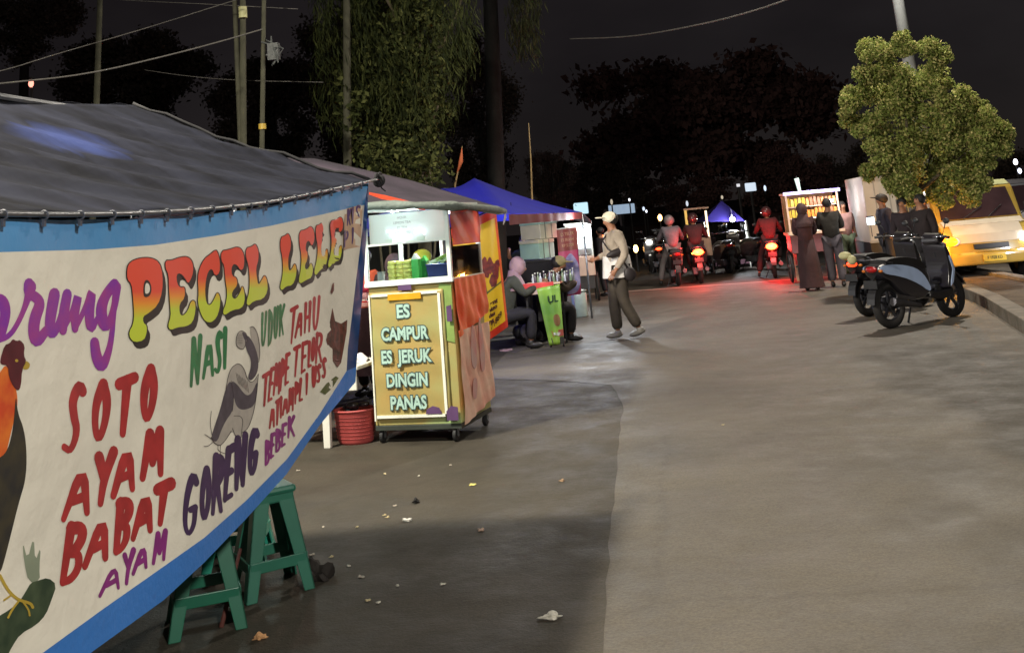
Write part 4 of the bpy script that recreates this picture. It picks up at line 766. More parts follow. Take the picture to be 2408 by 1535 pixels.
p = GP(1262,775); t = T('lime_basin','lime green plastic basin on a stool beside the green sign','basin',(p.x+.05,p.y,.0)); b = MB(); b.lathe([(.10,.30),(.14,.31),(.19,.40),(.2,.40),(.2,.41),(.18,.405),(.13,.33),(0,.33)],(0,0,0),20); b.build('bowl', mat('lime_plastic',(150,200,110),.4), t, smooth=True)
b = MB(); b.prism([(-.12,-.12),(.12,-.12),(.12,.12),(-.12,.12)],0.0,.30,'z',.85); b.build('stand', mat('dark_stand',(44,44,50),.7), t, bev=.01)
random.seed(11); p = GP(1262,808); b = MB()
for i in range(14): b.ball((p.x+random.uniform(-.25,.2),p.y+random.uniform(-.08,.12),random.uniform(.03,.2)),(random.uniform(.05,.12),.09,random.uniform(.05,.1)),8)
tag(b.build('rubbish_bag', mat('black_bag_dark',(36,34,38),.4,bump=.6), smooth=True),'heap of dark plastic rubbish bags beneath the bottle table','rubbish bag')
b = MB(); b.ball((p.x-.12,p.y-.12,.18),(.09,.06,.11),10); tag(b.build('white_bag', mat('white_bag',(190,186,190),.5,bump=.6), smooth=True),'crumpled white plastic bag on the dark rubbish heap','bag')
# pink poster
pq = lambda u,v,o=0.0: AY(1309+(1356-1309)*u+11*v, 541+(534-541)*u+(698-541)*v, 15.7-o+.012*sin(u*7))
t = T('pink_poster','hanging red and pink poster with an ice dessert picture by the lit kiosk','poster',tuple(pq(.5,1)[:2])+(0,))
b = MB(); b.grid(lambda u,v: pq(u,v),10,16); b.build('vinyl', mat('pink_vinyl',(196,66,110),.45,var=.2,scale=3), t, world=True, smooth=True, solid=.003)
b = MB(); b.grid(lambda u,v: pq(u,v*.33,.006),10,6); b.build('red_heading', mat('brick_vinyl',(150,62,54),.45), t, world=True)
for i,tx in enumerate(('ES TELER','ES BUAH','RP 5.000')): o0 = pq(.5,.10+i*.085,.012); text_mb(tx,.062,o0,pq(.6,.10)-pq(.5,.10),(0,0,1),.001,.0006,.85).build('heading_letters', mat('tan_ink',(206,156,120),.6), t, world=True, recalc=False)
b = MB(); fill(b.bm,[smooth_pl([(.12,.52),(.4,.42),(.6,.36),(.8,.44),(1,.56),(1,.98),(.05,.98),(.0,.7)],2,True)],lambda u,v: pq(u,v,.006),.05); b.build('ice_picture', mat('ice_print',(170,160,196),.5,var=.35,scale=14,col2=(120,120,170)), t, world=True)
b = MB(); b.bar(pq(0,0)+Vector((0,0,.01)),pq(1,0)+Vector((0,0,.01)),.015); b.build('top_bar', WHT, t, world=True)
# tub and cool boxes under the poster
for px,py,w,h,c,lb in ((1333,752,.17,.42,(70,96,140),'blue plastic drum below the pink poster'),(1362,746,.17,.42,(150,160,150),'pale grey green drum right of the blue drum')):
    p = GP(px,py); t = T('plastic_drum',lb,'drum',(p.x,p.y,0),0); b = MB(); b.lathe([(w*.9,0),(w,.03),(w,h),(w*.93,h+.02)],(0,0,0),20); b.build('body', mat('drum_%d'%px,c,.4,var=.2,scale=8), t, smooth=True); b = MB(); b.lathe([(w*1.04,h+.02),(w*1.04,h+.05),(0,h+.055)],(0,0,0),20); b.build('lid', mat('drum_lid_%d'%px,tuple(int(v*.8) for v in c),.4), t, smooth=True)
# lit glass kiosk with a big wheel
p = GP(1385,712); kk = T('lit_kiosk','white glass fronted kiosk cart with a glaring lamp and spoked wheel','food cart',(p.x-.08,p.y,0),radians(4))
b = MB(); b.bb(-.28,.28,0,.9,.55,.95); b.build('cabinet', mat('cream_panel',(206,176,160),.5,var=.15), kk, bev=.01)
for x,y in ((-.26,.02),(.26,.02),(.26,.88),(-.26,.88)): b = MB(); b.bb(x-.015,x+.015,y-.015,y+.015,.95,1.62); b.build('case_post', ALU, kk)
b = MB(); b.bb(-.3,.3,-.02,.92,1.62,1.66); b.build('case_roof', ALU, kk, bev=.005)
b = MB(); b.bb(-.24,.24,.005,.009,.96,1.61); b.build('front_glass', GLASSM, kk); b = MB(); b.bb(.262,.266,.04,.86,.96,1.61); b.build('side_glass', GLASSM, kk)
b = MB(); b.bb(-.245,.245,.82,.85,.96,1.61); b.build('back_board', mat('white_back_board',(224,230,236),.5), kk)
b = MB(); b.bb(-.285,-.24,-.03,-.015,.55,1.55); b.build('red_side_strip', mat('red_strip',(196,40,60),.5), kk)
b = MB(); b.bb(-.22,.22,.1,.7,1.2,1.215); b.build('shelf', ALU, kk)
w = MB().torus((.3,.35,.30),.27,.03,'x',28,8).build('wheel', mat('tyre_rubber',(30,28,28),.8), kk, smooth=True)
b = MB()
for k in range(12): a_ = k*pi/6; b.cyl((.3,.35,.30),(.3,.35+.26*cos(a_),.30+.26*sin(a_)),.004,n=5)
b.cyl((.27,.35,.3),(.33,.35,.3),.03); b.build('spokes', METAL, w)
for x in (-.24,.24): b = MB(); b.bb(x-.02,x+.02,.8,.84,0,.55); b.build('leg', mat('black_metal',(28,28,30),.5), kk)
b = MB(); b.bb(-.26,.26,.03,.85,.28,.55); b.build('lower_box', mat('dark_panel',(50,46,48),.6), kk, bev=.01)
lp = AY(1371,546,p.y-.12); t = T('bulb_lamp','glaring white bulb hanging at the corner of the lit kiosk','lamp',lp); b = MB(); b.ball((0,0,0),(.065,.065,.10),14); b.build('bulb', mat('glaring_white_glow',(240,244,255),.5,emit=60), t, smooth=True); b = MB(); b.cyl((0,0,.076),(0,0,.12),.02); b.cyl((0,0,.12),(0,0,.32),.004); b.build('socket', CORD, t)

for q,lb in (((-3.1,7.4,2.02),'white bulb under the plum tent, hidden from the road by the banner'),((-1.95,13.1,1.66),'white bulb hanging under the near edge of the blue tent')):  # bulbs added out of view to brighten the table and foam boxes
    t = T('bulb_lamp',lb,'lamp',q); b = MB(); b.ball((0,0,.05),.03,10); b.build('bulb', LAMP, t, smooth=True); b = MB(); b.cyl((0,0,.08),(0,0,.13),.016); b.cyl((0,0,.13),(0,0,.30),.004); b.build('socket', CORD, t)  # both bulbs and their sockets are added, out of view
# ------------------------------------------------------------------ people
SKIN = mat('skin_brown',(150,104,78),.55,var=.1); SKIN_R = mat('skin_tan',(176,124,94),.55,var=.1)
J0 = dict(pelvis=(0,0,.93),waist=(0,.0,1.08),chest=(0,0,1.28),neck=(0,-.005,1.44),jaw=(0,.02,1.52),head=(0,.01,1.58),crown=(0,.0,1.65),nose=(0,.115,1.565),
 shR=(.17,0,1.38),elR=(.22,-.03,1.12),wrR=(.23,.04,.88),shL=(-.17,0,1.38),elL=(-.22,-.03,1.12),wrL=(-.23,.04,.88),
 hipR=(.09,0,.88),knR=(.10,.02,.48),anR=(.10,-.03,.09),hipL=(-.09,0,.88),knL=(-.10,.02,.48),anL=(-.10,-.03,.09))
R0 = dict(pelvis=.12,waist=.115,chest=.125,neck=.055,jaw=.062,head=.088,crown=.062,nose=.014,sh=.062,el=.042,wr=.028,hip=.085,kn=.056,an=.04)
CH = ['pelvis','waist','chest','neck','jaw','head','crown']
def skinmesh(name, verts, edges, radii, m, parent, sub=1, root=0):
    me = bpy.data.meshes.new(name); me.from_pydata([tuple(v) for v in verts],edges,[]); o = bpy.data.objects.new(name,me); COL.objects.link(o); o.parent = parent
    me.materials.append(m); mod = o.modifiers.new('k','SKIN'); mod.use_smooth_shade = True
    for i,r in enumerate(radii): v = me.skin_vertices[0].data[i]; v.radius = (r,r) if not isinstance(r,tuple) else r; v.use_root = (i == root)
    if sub: s = o.modifiers.new('u','SUBSURF'); s.levels = sub; s.render_levels = sub
    return o
def person(label, loc, rz, H=1.65, pose={}, top=((90,90,90),'shirt'), legs=((50,50,60),'trousers'), sleeve=1.0, hair=('hair',(26,22,22)), scarf=None, cap=None, helmet=None, dress=None, shoes=(40,38,38), skin=SKIN, tr=.022, group=None, fingers=True, wide=1.0):
    s = H/1.72; t = T('person',label,'person',loc,rz,group); J = {k:Vector(v) for k,v in J0.items()}
    for k,v in pose.items(): J[k] = Vector(v)
    P = {k:v*s for k,v in J.items()}
    names = ['pelvis','waist','chest','neck','jaw','head','crown','nose','shR','elR','wrR','shL','elL','wrL','hipR','knR','anR','hipL','knL','anL']
    E = [('pelvis','waist'),('waist','chest'),('chest','neck'),('neck','jaw'),('jaw','head'),('head','crown'),('head','nose'),('chest','shR'),('shR','elR'),('elR','wrR'),('chest','shL'),('shL','elL'),('elL','wrL'),('pelvis','hipR'),('hipR','knR'),('knR','anR'),('pelvis','hipL'),('hipL','knL'),('knL','anL')]
    V = [P[n] for n in names]; Rr = [R0.get(n, R0.get(n[:2] if n[:-1] in ('sh','el','wr','kn','an') else n[:3], .05))*s for n in names]
    idx = {n:i for i,n in enumerate(names)}; Ed = [(idx[a],idx[b]) for a,b in E]
    if fingers:
        for sd in 'RL':
            w = P['wr'+sd]; d = (w-P['el'+sd]).normalized(); side = d.cross(Vector((0,1,0))); side = (side if side.length > .2 else Vector((1,0,0))).normalized(); fwd = side.cross(d).normalized()
            pi_ = len(V); V.append(w+d*.075*s); Rr.append(.022*s); Ed.append((idx['wr'+sd],pi_))
            for k in range(4):
                o = fwd*(.027-.018*k)*s; L_ = (.07,.08,.075,.058)[k]*s
                a = len(V); V.append(w+d*.085*s+o); Rr.append(.0085*s); Ed.append((pi_,a)); V.append(w+d*(.085*s+L_*.6)+o+side*.006); Rr.append(.008*s); Ed.append((a,a+1)); V.append(w+d*(.085*s+L_)+o*1.02-side*.016*s*(1 if sd == 'R' else -1)); Rr.append(.007*s); Ed.append((a+1,a+2))
            a = len(V); V.append(w+d*.04*s+fwd*.035*s); Rr.append(.010*s); Ed.append((pi_,a)); V.append(w+d*.085*s+fwd*.05*s); Rr.append(.009*s); Ed.append((a,a+1))
    skinmesh('body',V,Ed,Rr,skin,t,1)
    def sub_(nm, ns, es, inc, m, up={}):
        ii = {n:i for i,n in enumerate(ns)}; rr = [(up.get(n) or (R0.get(n, R0.get(n[:2] if n[:-1] in ('sh','el','wr','kn','an') else n[:3], .05))+inc))*s for n in ns]
        return skinmesh(nm,[P[n] for n in ns],[(ii[a],ii[b]) for a,b in es],rr,m,t,1)
    tm = mat('cloth_%d_%d_%d'%top[0],top[0],.9,var=.35,scale=6,bump=.9,bscale=9)
    P['cuffR'] = P['elR'].lerp(P['wrR'],max(0,sleeve-.05)) if sleeve > 0 else P['shR'].lerp(P['elR'],.8)
    P['cuffL'] = P['elL'].lerp(P['wrL'],max(0,sleeve-.05)) if sleeve > 0 else P['shL'].lerp(P['elL'],.8)
    P['hem'] = P['pelvis']+Vector((0,0,-.04))*s; P['coll'] = P['chest'].lerp(P['neck'],.75)
    if sleeve > 0:
        sub_(top[1],['hem','waist','chest','coll','shR','elR','cuffR','shL','elL','cuffL'],[('hem','waist'),('waist','chest'),('chest','coll'),('chest','shR'),('shR','elR'),('elR','cuffR'),('chest','shL'),('shL','elL'),('elL','cuffL')],.02,tm,dict(hem=.158*wide,waist=.15*wide,chest=.155*wide,coll=.075,cuffR=.046,cuffL=.046,shR=.085,shL=.085,elR=.064,elL=.064))
    else:
        sub_(top[1],['hem','waist','chest','coll','shR','cuffR','shL','cuffL'],[('hem','waist'),('waist','chest'),('chest','coll'),('chest','shR'),('shR','cuffR'),('chest','shL'),('shL','cuffL')],.02,tm,dict(hem=.158*wide,waist=.15*wide,chest=.155*wide,coll=.075,cuffR=.066,cuffL=.066,shR=.085,shL=.085))
    lm = mat('cloth_%d_%d_%d'%legs[0],legs[0],.85,var=.3,scale=8,bump=.35,bscale=14)
    if dress:
        b = MB(); h0,h1,r0,r1 = dress; b.lathe([(r1*s,h1*s),(r1*.97*s,(h1+.02)*s),((r0*.45+r1*.55)*s,(h0*.45+h1*.55)*s),(r0*s,h0*s),(.06,h0*s+.02)],(0,0,0),20,1,.8)
        for v in b.bm.verts: a = atan2(v.co.y,v.co.x); v.co.x *= 1+.07*sin(a*6); v.co.y *= 1+.07*sin(a*6+1)
        b.build('long_skirt', lm, t, smooth=True)
    else:
        P['cufR'] = P['knR'].lerp(P['anR'],.95); P['cufL'] = P['knL'].lerp(P['anL'],.95)
        sub_(legs[1],['pelvis','hipR','knR','cufR','hipL','knL','cufL'],[('pelvis','hipR'),('hipR','knR'),('knR','cufR'),('pelvis','hipL'),('hipL','knL'),('knL','cufL')],tr,lm,dict(cufR=.05+tr,cufL=.05+tr,pelvis=.135))
    for sd in 'RL':
        a = P['an'+sd]; d = a-P['kn'+sd]; f = Vector((0,1,0))
        up = -d.normalized(); f = (f-up*f.dot(up)*.6).normalized()
        q = Matrix((f.cross(up).normalized(),f,up)).transposed()
        b = MB(); b.ball(a+f*.055*s-up*.035*s,(.045*s,.125*s,.042*s),12,q); b.ball(a-up*.01,(.042*s,.055*s,.05*s),10,q); b.build('shoe', mat('shoe_%d_%d_%d'%shoes,shoes,.5,var=.15), t, smooth=True)
    hd = P['head']; up = (P['crown']-P['jaw']).normalized(); fw = (P['nose']-P['head']); fw = (fw-up*fw.dot(up)).normalized(); q = Matrix((fw.cross(up).normalized(),fw,up)).transposed()
    b = MB()
    for sx_ in (-1,1): b.ball(hd+q@Vector((sx_*.032*s,.083*s,.012*s)),.011*s,6)
    b.build('eyes', mat('dark_eye',(30,22,20),.3), t, smooth=True)
    if scarf:
        m = mat('scarf_%d_%d_%d'%scarf,scarf,.8,var=.25,scale=9,bump=.4,bscale=15); b = MB()
        o = hd+up*.015*s-fw*.022*s; b.ball(o,(.108*s,.118*s,.132*s),18,q); b.lathe([(.105,.02),(.13,-.10),(.185,-.22),(.20,-.30),(.185,-.305)],(0,0,0),18,1,.85)
        b2 = MB(); b2.lathe([(.085,.03),(.115,-.06),(.17,-.15),(.19,-.24),(.175,-.25)],(0,0,0),18,1,.85); bmesh.ops.transform(b2.bm,matrix=Matrix.Translation(P['neck']+Vector((0,-.01,.05*s))) @ Matrix.Diagonal((s,s,s,1)),verts=b2.bm.verts)
        me_ = bpy.data.meshes.new('tmp'); b2.bm.to_mesh(me_); b2.bm.free(); b.bm.from_mesh(me_); bpy.data.meshes.remove(me_)
        b.build('headscarf', m, t, smooth=True)
    elif cap:
        m = mat('cap_%d_%d_%d'%cap,cap,.75,var=.12); b = MB(); b.ball(hd+up*.035*s,(.098*s,.108*s,.085*s),18,q); b.ball(hd+up*.035*s+fw*.13*s-up*.004,(.075*s,.085*s,.012*s),14,q); b.build('cap', m, t, smooth=True)
    elif helmet:
        m = mat('helmet_%d_%d_%d'%helmet,helmet,.25,var=.1,coat=.5); b = MB(); b.ball(hd+up*.02*s-fw*.01*s,(.132*s,.145*s,.14*s),20,q); h_ = b.build('helmet', m, t, smooth=True)
        b = MB(); b.ball(hd+fw*.045*s+up*.0*s,(.115*s,.11*s,.06*s),16,q); b.build('visor', mat('smoked_visor',(20,20,26),.08), h_, smooth=True)
    if hair and not scarf:
        m = mat(hair[0]+'_%d'%hair[1][0],hair[1],.6,var=.3,scale=30,bump=.5); b = MB(); b.ball(hd+up*.025*s-fw*.022*s,(.093*s,.098*s,.09*s),16,q)
        if hair[0] == 'long_hair': b.ball(hd-up*.09*s-fw*.07*s,(.075*s,.05*s,.14*s),14,q)
        b.build('hair', m, t, smooth=True)
    return t
random.seed(12)
walk = dict(knR=(.09,.06,.49),anR=(.08,.05,.09),knL=(-.08,-.02,.49),anL=(-.10,-.20,.12),elR=(.23,.02,1.13),wrR=(.16,.22,1.08),elL=(-.24,-.06,1.12),wrL=(-.24,.10,.92),head=(0,.03,1.58),crown=(0,.03,1.65),jaw=(0,.04,1.52),nose=(0,.135,1.55))
p = GP(1468,797)
w = person('man in white cap and pale jacket walking left across the road with black crossbody bag',(p.x,p.y,0),radians(112),1.78,walk,((168,154,138),'jacket'),((62,54,44),'trousers'),1.0,('hair',(30,26,24)),None,(226,218,196),tr=.034,shoes=(120,116,110),wide=1.25)
b = MB(); b.grid(lambda u,v: ((.222+.01*sin(u*40)-.03*v)*sin(u*2*pi),(.215+.01*sin(u*40)-.03*v)*cos(u*2*pi)-.01,.84+v*.30),24,3); b.build('white_shirt_hem', mat('white_shirt',(216,212,208),.8,bump=.4), w, smooth=True)
BLK = mat('black_bag_cloth',(34,26,28),.6)
b = MB(); b.ball((-.215,.03,1.19),(.045,.19,.055),14,Matrix.Rotation(radians(-14),3,'X')); b.build('crossbody_bag', BLK, w, smooth=True)
b = MB(); b.tube([(.10,.05,1.46),(-.05,.19,1.36),(-.2,.17,1.24),(-.235,.0,1.12),(-.24,-.08,.96)],.011,6); b.build('bag_strap', BLK, w, smooth=True)
b = MB(); b.ball((-.235,-.10,.88),(.035,.09,.10),12); b.build('hip_pouch', BLK, w, smooth=True)
# squatting diners at the bottle table
sit = dict(pelvis=(0,0,.45),waist=(0,.03,.62),chest=(0,.12,.82),neck=(0,.2,.97),jaw=(0,.26,1.02),head=(0,.27,1.08),crown=(0,.27,1.15),nose=(0,.375,1.04),shR=(.17,.17,.92),shL=(-.17,.17,.92),elR=(.21,.3,.72),elL=(-.21,.3,.72),wrR=(.13,.5,.82),wrL=(-.13,.5,.82),hipR=(.09,.02,.45),hipL=(-.09,.02,.45),knR=(.13,.40,.48),knL=(-.13,.40,.48),anR=(.12,.34,.09),anL=(-.12,.34,.09))
p = GP(1222,800); person('seated woman in mauve headscarf and dark green top leaning over the bottle table',(p.x-.02,14.62,0),radians(-78),1.75,sit,((62,64,54),'blouse'),((38,36,40),'trousers'),1.0,None,(150,122,128),fingers=True,wide=1.15)
p = GP(1278,770); sit2 = dict(sit); person('seated vendor in khaki cap bent over the row of bottles',(-1.9,15.15,0),radians(-80),1.72,sit2,((74,62,48),'shirt'),((40,36,36),'trousers'),1.0,('hair',(28,24,24)),None,(150,136,92),fingers=False)
p = AY(1232,560,15.9); person('person in dark shirt with raised forearm behind the foam boxes',(p.x-.12,16.7,0),radians(160),1.55,dict(elR=(.26,.12,1.3),wrR=(.2,.2,1.5)),((40,48,44),'shirt'),((30,30,32),'trousers'),.1,fingers=False,skin=SKIN_R)
# vendors behind the drinks cart
p = AY(930,610,9.95); person('vendor in grey headscarf bending behind the glass case of the cart',(p.x-.02,9.95,0),radians(200),1.56,dict(head=(.0,.12,1.5),jaw=(0,.12,1.44),crown=(0,.12,1.57),nose=(0,.225,1.45),neck=(0,.05,1.40)),((70,66,74),'blouse'),((40,40,44),'skirt'),1.0,None,(88,82,94),fingers=False,wide=1.1)
p = AY(1000,600,10.0); person('vendor in yellow green cap and dark blue top seen through the glass case',(p.x,10.05,0),radians(165),1.6,dict(head=(.0,.10,1.5),jaw=(0,.10,1.44),crown=(0,.10,1.57),nose=(0,.2,1.45)),((44,46,66),'shirt'),((40,40,44),'trousers'),.1,('hair',(30,26,26)),None,(186,196,70),fingers=False)
p = AY(855,640,11.2); person('person in red orange shirt in the lit gap beside the banner edge',(p.x,11.2,0),radians(150),1.58,{},((190,84,56),'shirt'),((50,36,36),'trousers'),0,('hair',(36,24,22)),skin=SKIN_R,fingers=False)
p = GP(1428,694); person('person in black clothes standing just beyond the walking man at the kiosk',(p.x,p.y-.3,0),radians(70),1.55,{},((30,28,32),'jacket'),((26,26,30),'trousers'),1.0,fingers=False)
# ------------------------------------------------------------------ motorcycles
TY = mat('tyre_rubber',(30,28,28),.8); CHR = mat('chrome',(200,200,205),.15,metal=1,var=.05); BLKP = mat('black_plastic',(26,25,28),.45,var=.2)
def scooter(label, loc, rz, col, stripe=None, group=None, tail=0, head=0, lean=0, sport=False, amber=False):
    t = T('motor_scooter',label,'motor scooter',loc,rz,group); PM_ = mat('paint_%d_%d_%d'%col,col,.28,var=.08,coat=.6); R = .285; wb = 1.24
    for y in (-wb/2,wb/2):
        w = MB().torus((0,y,R),R-.052,.052,'x',28,10,1.0).build('wheel', TY, t, smooth=True)
        b = MB(); b.torus((0,y,R),R-.10,.016,'x',24,6,1.6)
        for k in range(5): a = 2*pi*k/5+.3; b.bar((0,y,R),(0,y+(R-.10)*cos(a),R+(R-.10)*sin(a)),.03,.028)
        b.cyl((-.05,y,R),(.05,y,R),.035); b.build('rim', mat('dark_alloy',(70,70,76),.35,metal=.6), w)
    b = MB(); b.prism(smooth_pl([(-.78,.62),(-.86,.74),(-.80,.80),(-.50,.80),(-.15,.76),(.08,.66),(.12,.50),(.05,.36),(-.10,.30),(-.36,.34),(-.52,.46),(-.64,.58)],2,True),-.13,.13,'x'); b.build('rear_body', PM_, t, bev=.03)
    b = MB(); b.prism(smooth_pl([(-.72,.80),(-.66,.86),(-.30,.86),(-.05,.80),(.10,.70),(.04,.66),(-.3,.77),(-.7,.76)],2,True),-.125,.125,'x'); b.build('seat', mat('seat_vinyl',(24,22,24),.55), t, bev=.025)
    b = MB(); b.prism(smooth_pl([(.02,.30),(.40,.26),(.52,.34),(.52,.40),(.38,.36),(.04,.38)],1,True),-.15,.15,'x'); b.build('footboard', BLKP, t, bev=.015)
    b = MB(); b.prism(smooth_pl([(.40,.34),(.56,.44),(.62,.60),(.56,.80),(.48,.98),(.44,1.0),(.43,.92),(.46,.75),(.44,.55),(.38,.40)],2,True),-.17,.17,'x',.85); b.build('leg_shield', PM_, t, bev=.03)
    if stripe:
        sm = mat('stripe_%d_%d_%d'%stripe,stripe,.3,var=.1,coat=.4)
        for sx_ in (-1,1):
            b = MB(); b.prism(smooth_pl([(-.84,.79),(-.45,.775),(-.08,.68),(.09,.44),(.04,.38),(-.14,.50),(-.45,.62),(-.82,.69)],2,True),sx_*.131,sx_*.142,'x'); b.build('side_stripe', sm, t)
            b = MB(); b.prism([(.44,.42),(.50,.46),(.57,.62),(.52,.80),(.49,.80),(.53,.62),(.46,.48)],sx_*.150,sx_*.178,'x'); b.build('shield_trim', sm, t)
    b = MB(); b.cyl((0,wb/2,R),(0,.46,.86),.03); b.bar((.05,wb/2,R),(.05,.53,.6),.03); b.bar((-.05,wb/2,R),(-.05,.53,.6),.03); b.build('fork', mat('fork_metal',(90,90,96),.3,metal=.8), t)
    b = MB(); pf = [(wb/2+(R+.03)*cos(a),R+(R+.03)*sin(a)) for a in [radians(k) for k in range(20,150,12)]]+[(wb/2+(R+.005)*cos(a),R+(R+.005)*sin(a)) for a in [radians(k) for k in range(146,18,-12)]]; b.prism(pf,-.06,.06,'x'); b.build('front_fender', PM_, t, bev=.006)
    b = MB(); pf = [(-wb/2+(R+.05)*cos(a),R+(R+.05)*sin(a)) for a in [radians(k) for k in range(30,175,12)]]+[(-wb/2+(R+.025)*cos(a),R+(R+.025)*sin(a)) for a in [radians(k) for k in range(170,28,-12)]]; b.prism(pf,-.06,.06,'x'); b.build('rear_fender', BLKP, t)
    b = MB(); b.prism(smooth_pl([(.36,.94),(.54,.96),(.60,1.04),(.50,1.12),(.38,1.08)],2,True),-.12,.12,'x',.8); b.build('handlebar_cowl', PM_, t, bev=.02)
    b = MB(); b.tube([(-.36,.30,1.04),(-.2,.36,1.06),(0,.42,1.04),(.2,.36,1.06),(.36,.30,1.04)],.014,8); b.build('handlebar', CHR, t, smooth=True)
    for sx_ in (-1,1):
        b = MB(); b.cyl((sx_*.37,.29,1.04),(sx_*.27,.335,1.052),.019); b.build('grip', BLKP, t)
        b = MB(); b.tube([(sx_*.22,.37,1.06),(sx_*.27,.38,1.18),(sx_*.30,.36,1.22)],.007,6); b.ball((sx_*.32,.36,1.25),(.055,.014,.036),12); b.build('mirror', BLKP, t, smooth=True)
    hm = mat('headlight_glow_%d'%head,(255,250,236),.3,emit=head) if head else mat('headlight_lens',(180,184,190),.1)
    b = MB(); b.ball((0,.585,.93),(.10,.04,.05),14); b.build('headlight', hm, t, smooth=True)
    tm = mat('tail_glow_%d'%tail,(255,70,40),.3,emit=tail,ecol=(255,60,24)) if tail else mat('tail_lens',(150,20,22),.2)
    b = MB(); b.ball((0,-.845,.74),(.13,.04,.075) if tail > 10 else (.09,.03,.04) if tail else (.09,.03,.04),14); b.build('tail_lamp', tm, t, smooth=True)
    for sx_ in (-1,1): b = MB(); b.ball((sx_*.13,-.83,.72),(.03,.025,.02),8); b.build('indicator', mat('amber_glow',(255,170,50),.3,emit=12) if amber and sx_ < 0 else mat('amber_lens',(200,110,30),.3), t, smooth=True)
    b = MB(); b.tube([(-.16,-.62,.80),(-.15,-.88,.86),(.15,-.88,.86),(.16,-.62,.80)],.012,6); b.build('grab_rail', mat('fork_metal',(90,90,96),.3,metal=.8), t, smooth=True)
    b = MB(); b.box((0,-.90,.56),(.20,.008,.10)); b.bar((0,-.80,.66),(0,-.895,.58),.05,.012); b.build('number_plate', mat('plate_black',(26,26,28),.5), t)
    b = MB(); b.cyl((.15,-.2,.24),(.17,-.74,.34),.03,.052,14); b.bar((.17,-.3,.33),(.175,-.66,.40),.012,.05); b.build('exhaust', mat('exhaust_metal',(92,90,94),.35,metal=.7), t, smooth=False, bev=.004)
    b = MB(); b.box((-.10,-.42,.30),(.12,.5,.16)); b.cyl((-.17,-.50,R),(-.05,-.50,R),.10); b.build('engine_case', mat('engine_alloy',(88,88,94),.45,metal=.5), t, bev=.02)
    b = MB(); b.bar((-.05,-.1,.3),(-.2,-.05,.0),.018); b.build('side_stand', BLKP, t)
    if lean: t.rotation_euler[1] = lean
    return t
p = GP(2180,758)
scooter('black scooter with pale blue side stripes parked by the kerb, nearest the camera',(p.x-.04,p.y,0),radians(-50),(34,32,38),(170,190,226),'scooters parked in front of the kerb')
p = GP(2085,742)
s2 = scooter('dark scooter parked left of the blue striped one, its red tail lamp showing',(p.x+.22,p.y+.45,0),radians(-46),(30,27,30),None,'scooters parked in front of the kerb',tail=3)
b = MB(); b.ball((-.05,-.9,.86),(.10,.08,.06),10); b.ball((.07,-.92,.80),(.07,.06,.07),10); b.build('pale_tail_bag', mat('pale_bundle',(176,172,128),.6,bump=.5), s2, smooth=True)
ride = dict(pelvis=(0,-.32,.93),waist=(0,-.27,1.08),chest=(0,-.17,1.28),neck=(0,-.10,1.43),jaw=(0,-.06,1.50),head=(0,-.06,1.57),crown=(0,-.06,1.64),nose=(0,.045,1.55),shR=(.18,-.13,1.38),shL=(-.18,-.13,1.38),elR=(.29,.02,1.16),elL=(-.29,.02,1.16),wrR=(.33,.24,1.08),wrL=(-.33,.24,1.08),hipR=(.10,-.27,.90),hipL=(-.10,-.27,.90),knR=(.21,.10,.76),knL=(-.21,.10,.76),anR=(.17,.06,.42),anL=(-.17,.06,.42))
foot = dict(ride); foot['knL'] = (-.26,.02,.55); foot['anL'] = (-.36,-.02,.10)
def rider(label,px,py,rz,col,top,legs,helmet,tail=0,pose=ride,blab='',head=0,amber=False,grp=None,off=(0,0),scarf=None):
    p = GP(px,py); loc = (p.x+off[0],p.y+off[1]+.8,0)
    scooter(blab,loc,rz,col,None,grp,tail,head,amber=amber)
    return person(label,loc,rz,1.66,pose,(top,'jacket'),(legs,'trousers'),1.0,None if scarf else ('hair',(26,22,22)),scarf,None,helmet if not scarf else None,fingers=False,wide=1.1)
# traffic seen from behind, and bikes standing at the far end
rider('rider in grey jacket on the dark bike waiting left of the red tail lamp',1590,674,radians(6),(44,38,42),(112,104,112),(120,112,112),(120,116,118),pose=foot,blab='dark scooter under the grey jacketed rider')
rider('rider in black behind the lower of the two bright red tail lamps',1648,668,radians(2),(40,26,28),(54,30,34),(40,32,36),(60,40,42),26,blab='scooter with glowing red tail lamp beside the grey rider',amber=True)
rider('rider in dark red lit jacket behind the larger red glow near the snack stall',1830,655,radians(-4),(48,22,26),(84,30,34),(44,30,34),(70,44,46),34,pose=foot,blab='scooter with the brightest red tail lamp in front of the snack stall')
GB = 'motorbikes crowded at the far end of the road'
for i,(px,py,rz,c,lb) in enumerate(((1700,648,20,(46,36,40),'dark parked scooter right of the lit red tail lamp, first in the row'),(1735,645,-15,(38,34,36),'dark parked scooter under the far white lamp, second in the row'),(1772,642,30,(52,40,44),'dark parked scooter nearest the red glow, last in the row'),(1545,655,8,(40,36,34),'small distant scooter with a red light left of the grey rider'))):
    p = GP(px,py); scooter(lb,(p.x,p.y+1.2+.4*i,0),radians(rz),c,None,GB,tail=8 if i == 3 else 0)
p = GP(1528,655); scooter('distant scooter facing the camera with white headlights beyond the walker',(p.x,p.y+3.0,0),radians(184),(60,58,60),None,GB,head=14)
